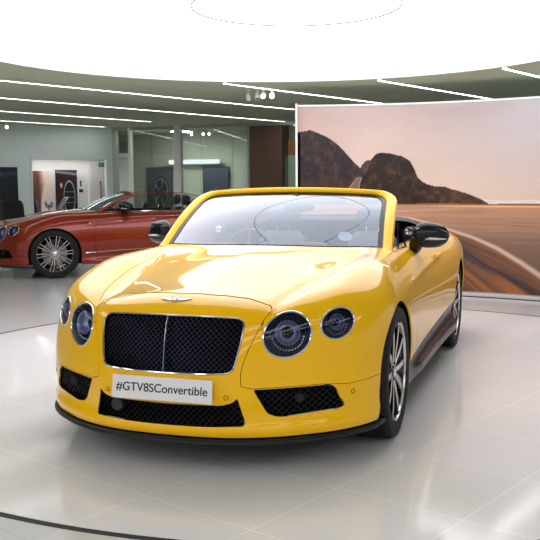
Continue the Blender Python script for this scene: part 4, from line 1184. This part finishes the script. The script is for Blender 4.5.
# ceiling lamp in the niche that gives its bright look
ni=thing('niche_light','slim white ceiling light inside the bright recess with the two car pictures','ceiling light',FL.p(1.5,.42,1.945),FL.rz)
MB().box((0,0,0),(1.6,.10,.015)).build('diffuser',M['strip'],ni,smooth=0);MB().box((0,0,.004),(1.66,.14,.012)).build('light_housing',M['white'],ni,smooth=0)
def framed(name,label,fr,a0,a1,o,z0,z1,fn,frame=M['black'],w=200,rim=.012):
    t=thing(name,label,'poster',fr.p((a0+a1)/2,o,(z0+z1)/2))
    base_=np.array(fr.p((a0+a1)/2,o,(z0+z1)/2))
    mb=MB();fr.box(mb,a0,a1,-.0+o,.03+o,z0,z1);mb.v=[v-base_ for v in mb.v];mb.build('panel',frame,t,smooth=0)
    h=int(w*(z1-z0)/(a1-a0));u=np.linspace(0,1,w);v=np.linspace(0,1,h);U,V=np.meshgrid(u,v,indexing='ij');c=np.clip(fn(U,V),0,255).reshape(-1,3)/255;c=np.where(c<=.04045,c/12.92,((c+.055)/1.055)**2.4)
    P=np.stack([fr.A[0]+fr.e[0]*(a0+rim+(a1-a0-2*rim)*U)-fr.n[0]*(.002-o),fr.A[1]+fr.e[1]*(a0+rim+(a1-a0-2*rim)*U)-fr.n[1]*(.002-o),z0+rim+(z1-z0-2*rim)*V],-1)-base_
    mb=MB().grid(P);ob=mb.build('print',M['vcol'],t,smooth=0);ca=ob.data.color_attributes.new('print','FLOAT_COLOR','POINT');ca.data.foreach_set('color',np.c_[c,np.ones(len(c))].astype(np.float32).ravel());return t
m=mat('poster_print',(200,200,200),.35);nt=m.node_tree;at=nt.nodes.new('ShaderNodeVertexColor');at.layer_name='print';nt.links.new(at.outputs['Color'],nt.nodes['Principled BSDF'].inputs['Base Color']);M['vcol']=m
def K(*c): return np.array(c,float)
def mixn(A,B,t): t=np.clip(t,0,1)[...,None];return A*(1-t)+B*t
def full(U,c): return np.broadcast_to(np.array(c,float),U.shape+(3,))
def p_dark(U,V):
    c=mixn(full(U,(16,20,34)),full(U,(40,50,70)),V);s=np.exp(-((V-.86-.06*U)/.035)**2);c=mixn(c,full(U,(120,150,170)),s*.7);return mixn(c,full(U,(22,24,34)),np.clip((U-.55)*4,0,.5))
def p_brown(U,V):
    c=mixn(full(U,(232,206,196)),full(U,(112,72,60)),np.clip((.62-U+.1*np.sin(V*3))*3,0,1));d=np.hypot((U-1.05)/.62,(V-.30)/.62);c=mixn(c,full(U,(238,218,206)),np.clip((1-d)*8,0,1))
    c=mixn(c,full(U,(64,40,36)),np.clip((.26-U)*9-((V-.2)*2),0,.8)*1);d=np.hypot((U-.3)/.22,(V-.10)/.16);return mixn(c,full(U,(150,150,150)),np.clip((1-d)*4,0,.9))
def p_vent(U,V):
    c=mixn(full(U,(46,20,22)),full(U,(112,52,44)),np.clip((.75-V)*1.2*(1-U),0,1));d=np.hypot((U-.62)/.27,(V-.50)/.30)
    c=mixn(c,full(U,(12,14,26)),np.clip((1-d)*20,0,1));c=mixn(c,full(U,(206,210,220)),np.clip(1-np.abs(d-.98)*11,0,1))
    for vv in(.40,.50,.60): c=mixn(c,full(U,(140,146,170)),np.clip(1-np.abs(V-vv)*70,0,1)*(d<1))
    c=mixn(c,full(U,(222,190,180)),np.clip(1-np.hypot((U-.24)/.08,(V-.72)/.07),0,1)*1.6)
    s=np.exp(-((V-.97+.05*U)/.025)**2);c=mixn(c,full(U,(150,170,180)),s*.8);return mixn(c,full(U,(216,206,200)),np.clip((U+ (1-V)-1.72)*12,0,1))
def p_wheel(U,V):
    c=mixn(full(U,(64,68,80)),full(U,(104,108,114)),V);d=np.hypot((U-.55)/.34,(V-.50)/.34);c=mixn(c,full(U,(34,36,44)),np.clip((1-d)*12,0,1))
    c=mixn(c,full(U,(168,170,176)),np.clip(1-np.abs(d-.82)*9,0,1)*.9);th=np.arctan2(V-.5,U-.55);c=mixn(c,full(U,(150,152,160)),(np.cos(th*5)>.55)*(d<.8)*.7);return c
def p_flower(U,V):
    c=mixn(full(U,(36,44,66)),full(U,(84,92,112)),V*1.1);
    for (x,y,r,a) in((.30,.45,.16,.9),(.48,.52,.13,.7),(.36,.30,.15,.6),(.55,.38,.12,.8)):
        d=np.hypot((U-x)/r,(V-y)/(r*.7));c=mixn(c,full(U,(150,158,170)),np.clip(1-np.abs(d-.8)*4,0,1)*a)
    return mixn(c,full(U,(20,24,34)),np.clip((.16-V)*6+.3*np.sin(U*30)*(V<.3),0,1))
framed('wall_poster','dark blue-black picture at the far left edge on the white wall',FL,-.62,.31,-.03,.42,1.74,p_dark)
framed('wall_poster','small brown and cream picture on the left inside the bright recess',FL,.90,1.34,.72,.50,1.68,p_brown,M['white'],rim=.002)
framed('wall_poster','dark red-brown picture with a silver oval air vent inside the bright recess',FL,1.46,1.96,.72,.50,1.70,p_vent,M['black'],rim=.002)
# door at the right inside the recess, exit sign above it
mb=MB();FL.box(mb,2.28,2.86,.71,.75,0,1.86,bev=.004)
do=struct('door_1',mb,M['doorwhite'],smooth=0)
mb=MB();FL.box(mb,2.50,2.515,.66,.675,1.0,1.45);FL.box(mb,2.50,2.515,.675,.71,1.02,1.04);FL.box(mb,2.50,2.515,.675,.71,1.41,1.43);h=mb.build('door_handle',M['darkchrome'],do)
mb=MB();FL.box(mb,2.24,2.28,.70,.75,0,1.90);FL.box(mb,2.86,2.90,.70,.75,0,1.90);FL.box(mb,2.24,2.90,.70,.75,1.86,1.90);struct('trim_3',mb,M['white'],smooth=0)
ex=thing('exit_sign','small green exit sign above the door in the bright recess','sign',FL.p(2.30,.12,1.80))
b0=np.array(FL.p(2.30,.12,1.80))
mb=MB();FL.box(mb,2.20,2.37,.10,.13,1.755,1.845,bev=.004);mb.v=[v-b0 for v in mb.v];mb.build('sign_face',M['exitgreen'],ex,smooth=0)
mb=MB();FL.box(mb,2.325,2.355,.094,.101,1.775,1.825);FL.box(mb,2.235,2.26,.094,.101,1.795,1.81);mb.v=[v-b0 for v in mb.v]
q=[]
for (a,z) in((2.275,1.822),(2.283,1.815),(2.275,1.808)): pass
mb.build('running_figure_mark',M['white'],ex,smooth=0)
for z0,lbl in((1.24,'small black wall switch beside the picture with the silver oval, lower one'),(1.40,'narrow dark wall plate beside the picture with the silver oval, upper one')):
    t=thing('wall_switch',lbl,'switch',FL.p(2.06,.74,z0));c0=np.array(FL.p(2.06,.74,z0))
    mb=MB();w_=.09 if z0<1.3 else .03;FL.box(mb,2.06-w_/2,2.06+w_/2,.735,.75,z0-.035-(.03 if z0>1.3 else 0),z0+.035+(.03 if z0>1.3 else 0),bev=.003);mb.v=[v-c0 for v in mb.v];mb.build('plate',M['darkchrome'],t)
# ---- glass partition
mb=MB();
def gpost(a0,a1,m,name_n): 
    mb=MB();FG.box(mb,a0,a1,-.03,.09,0,HC-.0,bev=.004);return struct(name_n,mb,m,smooth=0)
gpost(-.05,.08,M['postgrey'],'trim_4');gpost(.38,.44,M['white'],'trim_5');gpost(1.50,1.66,M['white'],'trim_6')
mb=MB();FG.box(mb,0,4.6,-.02,.08,HC-.06,HC);FG.box(mb,0,4.6,-.02,.08,0,.06);struct('trim_7',mb,M['postgrey'],smooth=0)
M['partglass']=glass('partition_glass',(.90,.95,.92),1.5,gain=.9)
for i,(a0,a1) in enumerate(((.08,.38),(.44,1.50),(1.66,3.22),(4.0,5.6))):
    mb=MB();FG.box(mb,a0,a1,.02,.035,.06,HC-.06);o=struct('window_%d'%(i+1),mb,M['partglass'],smooth=0)
mb=MB();FG.box(mb,3.19,3.24,-.01,.09,0,HC,bev=.003);struct('trim_8',mb,M['postgrey'],smooth=0)
# brown timber column
cb=thing('timber_column','dark brown wood-clad column between the glass partition and the picture wall','column',FG.p(3.60,.2,0),FG.rz)
mb=MB();mb.box((0,.0,HC/2-.005),(.72,.40,HC-.012),bev=.004);mb.build('cladding',M['brownwood'],cb,smooth=0)
mb=MB();mb.box((0,0,.03),(.74,.42,.06));mb.build('plinth',M['black'],cb,smooth=0)
# coloured wall return beside it
pt=thing('colour_panel','narrow pale green wall panel with an orange top beside the brown column','panel',FG.p(4.36,.12,0),FG.rz)
MB().box((0,0,.97),(.62,.05,1.94)).build('green_part',M['palegreen'],pt,smooth=0)
MB().box((0,0,2.10),(.62,.05,.32)).build('orange_part',M['orange'],pt,smooth=0)
# room behind the glass
mb=MB();FG.box(mb,-3.2,5.8,2.55,2.67,0,HC);struct('wall_back',mb,M['backwall'],smooth=0)
mb=MB();FG.box(mb,5.6,5.7,0,2.6,0,HC);struct('wall_right',mb,M['backwall'],smooth=0)
for a in(-1.55,-1.05,-.5,.28,.86,1.7,2.35,2.9):
    mb=MB();FG.box(mb,a-.006,a+.006,2.54,2.56,.05,HC-.03);struct('trim_%d'%(10+int((a+2)*10)),mb,M['postgrey'],smooth=0)
framed('wall_poster','grey picture of a car wheel hanging behind the glass partition, left of the white post',FG,-.62,.10,2.48,.55,1.78,p_wheel)
framed('wall_poster','blue-grey picture with curled silver shapes behind the glass partition, right of the white post',FG,.93,1.62,2.48,.55,1.78,p_flower)
bl=thing('light_bar','bright horizontal light bar glowing behind the glass partition above the blue-grey picture','light',FG.p(.76,2.35,1.90),FG.rz)
MB().box((0,0,0),(1.35,.05,.10),bev=.01).build('diffuser',M['soft'],bl,smooth=0)
MB().box((0,FG.sg*.04,.0),(1.37,.03,.12)).build('light_housing',M['white'],bl,smooth=0)
rl=thing('ceiling_light','flat white ceiling light in the room behind the glass partition','ceiling light',FG.p(1.0,1.3,HC-.03),FG.rz)
MB().box((0,0,-.012),(.35,.4,.012)).build('diffuser',M['strip2'],rl,smooth=0);MB().box((0,0,.005),(.41,.46,.03)).build('light_housing',M['white'],rl,smooth=0)
# ---- desks, chairs and leaflet stand left of the red car
def office_chair(loc,rz,label):
    t=thing('office_chair',label,'chair',loc,rz,'black chairs at the desk by the white wall');t.scale=(1,1,1.12)
    secs=[]
    for u in np.linspace(0,1,9):
        k=.8 if u in(0,1) else 1;p=sup(0,0,.23*k,.03*k,4);secs.append(np.stack([p[:,0],p[:,1]+.20+.06*u,np.full(28,.50+.50*u)],1))
    loft(secs).build('backrest',M['leather'],t,smooth=60)
    secs=[]
    for u in np.linspace(0,1,7):
        k=.85 if u in(0,1) else 1;p=sup(0,0,.24*k,.035*k,4);secs.append(np.stack([p[:,0],np.full(28,-.24+.48*u),.45+p[:,1]],1))
    loft(secs).build('seat',M['leather'],t,smooth=60)
    MB().tube([(0,0,.06),(0,0,.43)],.025,12).build('post',M['chrome'],t)
    mb=MB()
    for i in range(5):
        a=2*PI*i/5;mb.tube([(0,0,.09),(.28*math.cos(a),.28*math.sin(a),.05)],[.022,.014],8);mb.lathe([(-.012,.001),(-.012,.025),(.012,.025),(.012,.001)],16,'x',c=(.28*math.cos(a),.28*math.sin(a),.025))
    mb.build('base',M['darkchrome'],t)
    mb=MB()
    for s in(-1,1): mb.tube([(s*.24,.18,.66),(s*.26,.0,.66),(s*.26,-.08,.64),(s*.25,-.05,.46)],.014,8)
    mb.build('armrest',M['black'],t)
    return t
office_chair((-7.88,9.0,0),math.radians(150),'black chair nearest the far left edge, before the dark blue-black picture')
office_chair((-7.13,8.3,0),math.radians(175),'black chair just right of the far left one, before the white wall')
office_chair((-7.05,9.05,0),math.radians(120),'black chair tilted before the bright recess, beside the leaflet stand')
dk=thing('desk','low white desk behind the bonnet of the red car','desk',(-8.25,10.35,0),math.radians(56))
MB().box((0,0,.725),(1.3,.5,.035),bev=.006).build('desktop',M['white'],dk,smooth=0)
for sx in(-.6,.6): MB().box((sx,0,.35),(.04,.44,.70),bev=.004).build('side_panel',M['white'],dk,smooth=0)
MB().box((0,.2,.45),(1.16,.02,.4)).build('modesty_panel',M['white'],dk,smooth=0)
ls=thing('leaflet_stand','tilted silver leaflet stand before the picture with the silver oval','stand',(-7.35,9.95,0),math.radians(20))
MB().box((0,0,.015),(.34,.30,.03),bev=.008).build('base',M['darkchrome'],ls)
MB().tube([(0,.02,.03),(0,.0,.93)],.018,10).build('pole',M['chrome'],ls)
MB().box((0,0,1.03),(.03,.32,.26),R=Matrix.Rotation(math.radians(35),3,'Y'),bev=.006).build('tray',M['alloy'],ls)
MB().box((.02,0,1.045),(.006,.24,.21),R=Matrix.Rotation(math.radians(35),3,'Y')).build('leaflet',M['plate'],ls,smooth=0)
cu=thing('desk_lamp','small silver rounded object on the white desk before the brown and cream picture','lamp',(-8.05,10.55,.744))
MB().lathe([(0,.001),(0,.06),(.012,.062),(.02,.02),(.10,.014),(.16,.02),(.18,.07),(.26,.085),(.30,.07),(.315,.001)],32,'z').build('body',M['alloy'],cu)
# ---- ceiling spotlights
def spot(loc,label,lit,tilt,rz,grp=None,es=None):
    t=thing('ceiling_spotlight',label,'spotlight',loc,rz,grp)
    MB().lathe([(.0,.001),(.0,.030),(-.012,.030),(-.014,.001)],24,'z').build('ceiling_plate',M['white'],t)
    MB().tube([(0,0,-.012),(0,0,-.055)],.008,8).build('stem',M['white'],t)
    Mx=Matrix.Translation((0,0,-.075))@Matrix.Rotation(tilt,4,'X')
    MB().lathe([(.055,.001),(.055,.022),(.03,.030),(-.05,.036),(-.052,.031),(-.044,.028)],28,'z').xf(Mx).build('lamp_head',M['white'],t)
    MB().lathe([(-.046,.0005),(-.046,.030)],28,'z').xf(Mx).build('lamp_face',M['spotlit'] if lit else M['reflector'],t)
    return t
gp='cluster of spotlights on the ceiling left of the picture wall'
aim=math.radians(-19)
for (x,y),l,lit,tl in (((-2.19,6.28),'leftmost and smallest-looking of the four spotlights hanging left of the picture wall',False,.9),((-2.06,6.27),'dark tilted spotlight, second from left in the group of four',False,-.5),((-1.96,6.21),'lit round spotlight, left of the two bright ones near the picture wall',True,-1.15),((-1.86,6.27),'lit round spotlight, right of the two bright ones near the picture wall',True,-1.15)):
    spot((x,y,HC),l,lit,tl,math.radians(19),gp)
spot((-8.55,9.95,HC),'single bright spotlight at the far left edge against the white wall',True,-1.1,math.radians(30))
for a,l in((.75,'left'),(1.05,'middle'),(1.2,'right')):
    p=FG.p(a+.35,1.6,HC);spot(p,'bright small spotlight behind the glass partition, %s of the three there'%l,True,-1.1,math.radians(20),'spotlights behind the glass partition')
# ---- remaining sides of the hall, seen only in reflections
mb=MB();mb.box((-15.9,4,1.3),(.1,26,2.6));struct('wall_side_left',mb,M['wallwhite'],smooth=0)
mb=MB();mb.box((-2,22,1.3),(28,.1,2.6));struct('wall_far',mb,M['backwall'],smooth=0)
# ================= world and view =================
w=bpy.data.worlds.new('world');SC.world=w;w.use_nodes=True;bg=w.node_tree.nodes['Background'];bg.inputs[0].default_value=lin((226,232,240));bg.inputs[1].default_value=WORLD_E
vs=SC.view_settings;vs.view_transform='Standard';vs.look='None';vs.gamma=1;vs.use_curve_mapping=False;vs.exposure=0.16
SC.cycles.max_bounces=10;SC.cycles.transparent_max_bounces=16;SC.cycles.glossy_bounces=6;SC.cycles.use_denoising=True
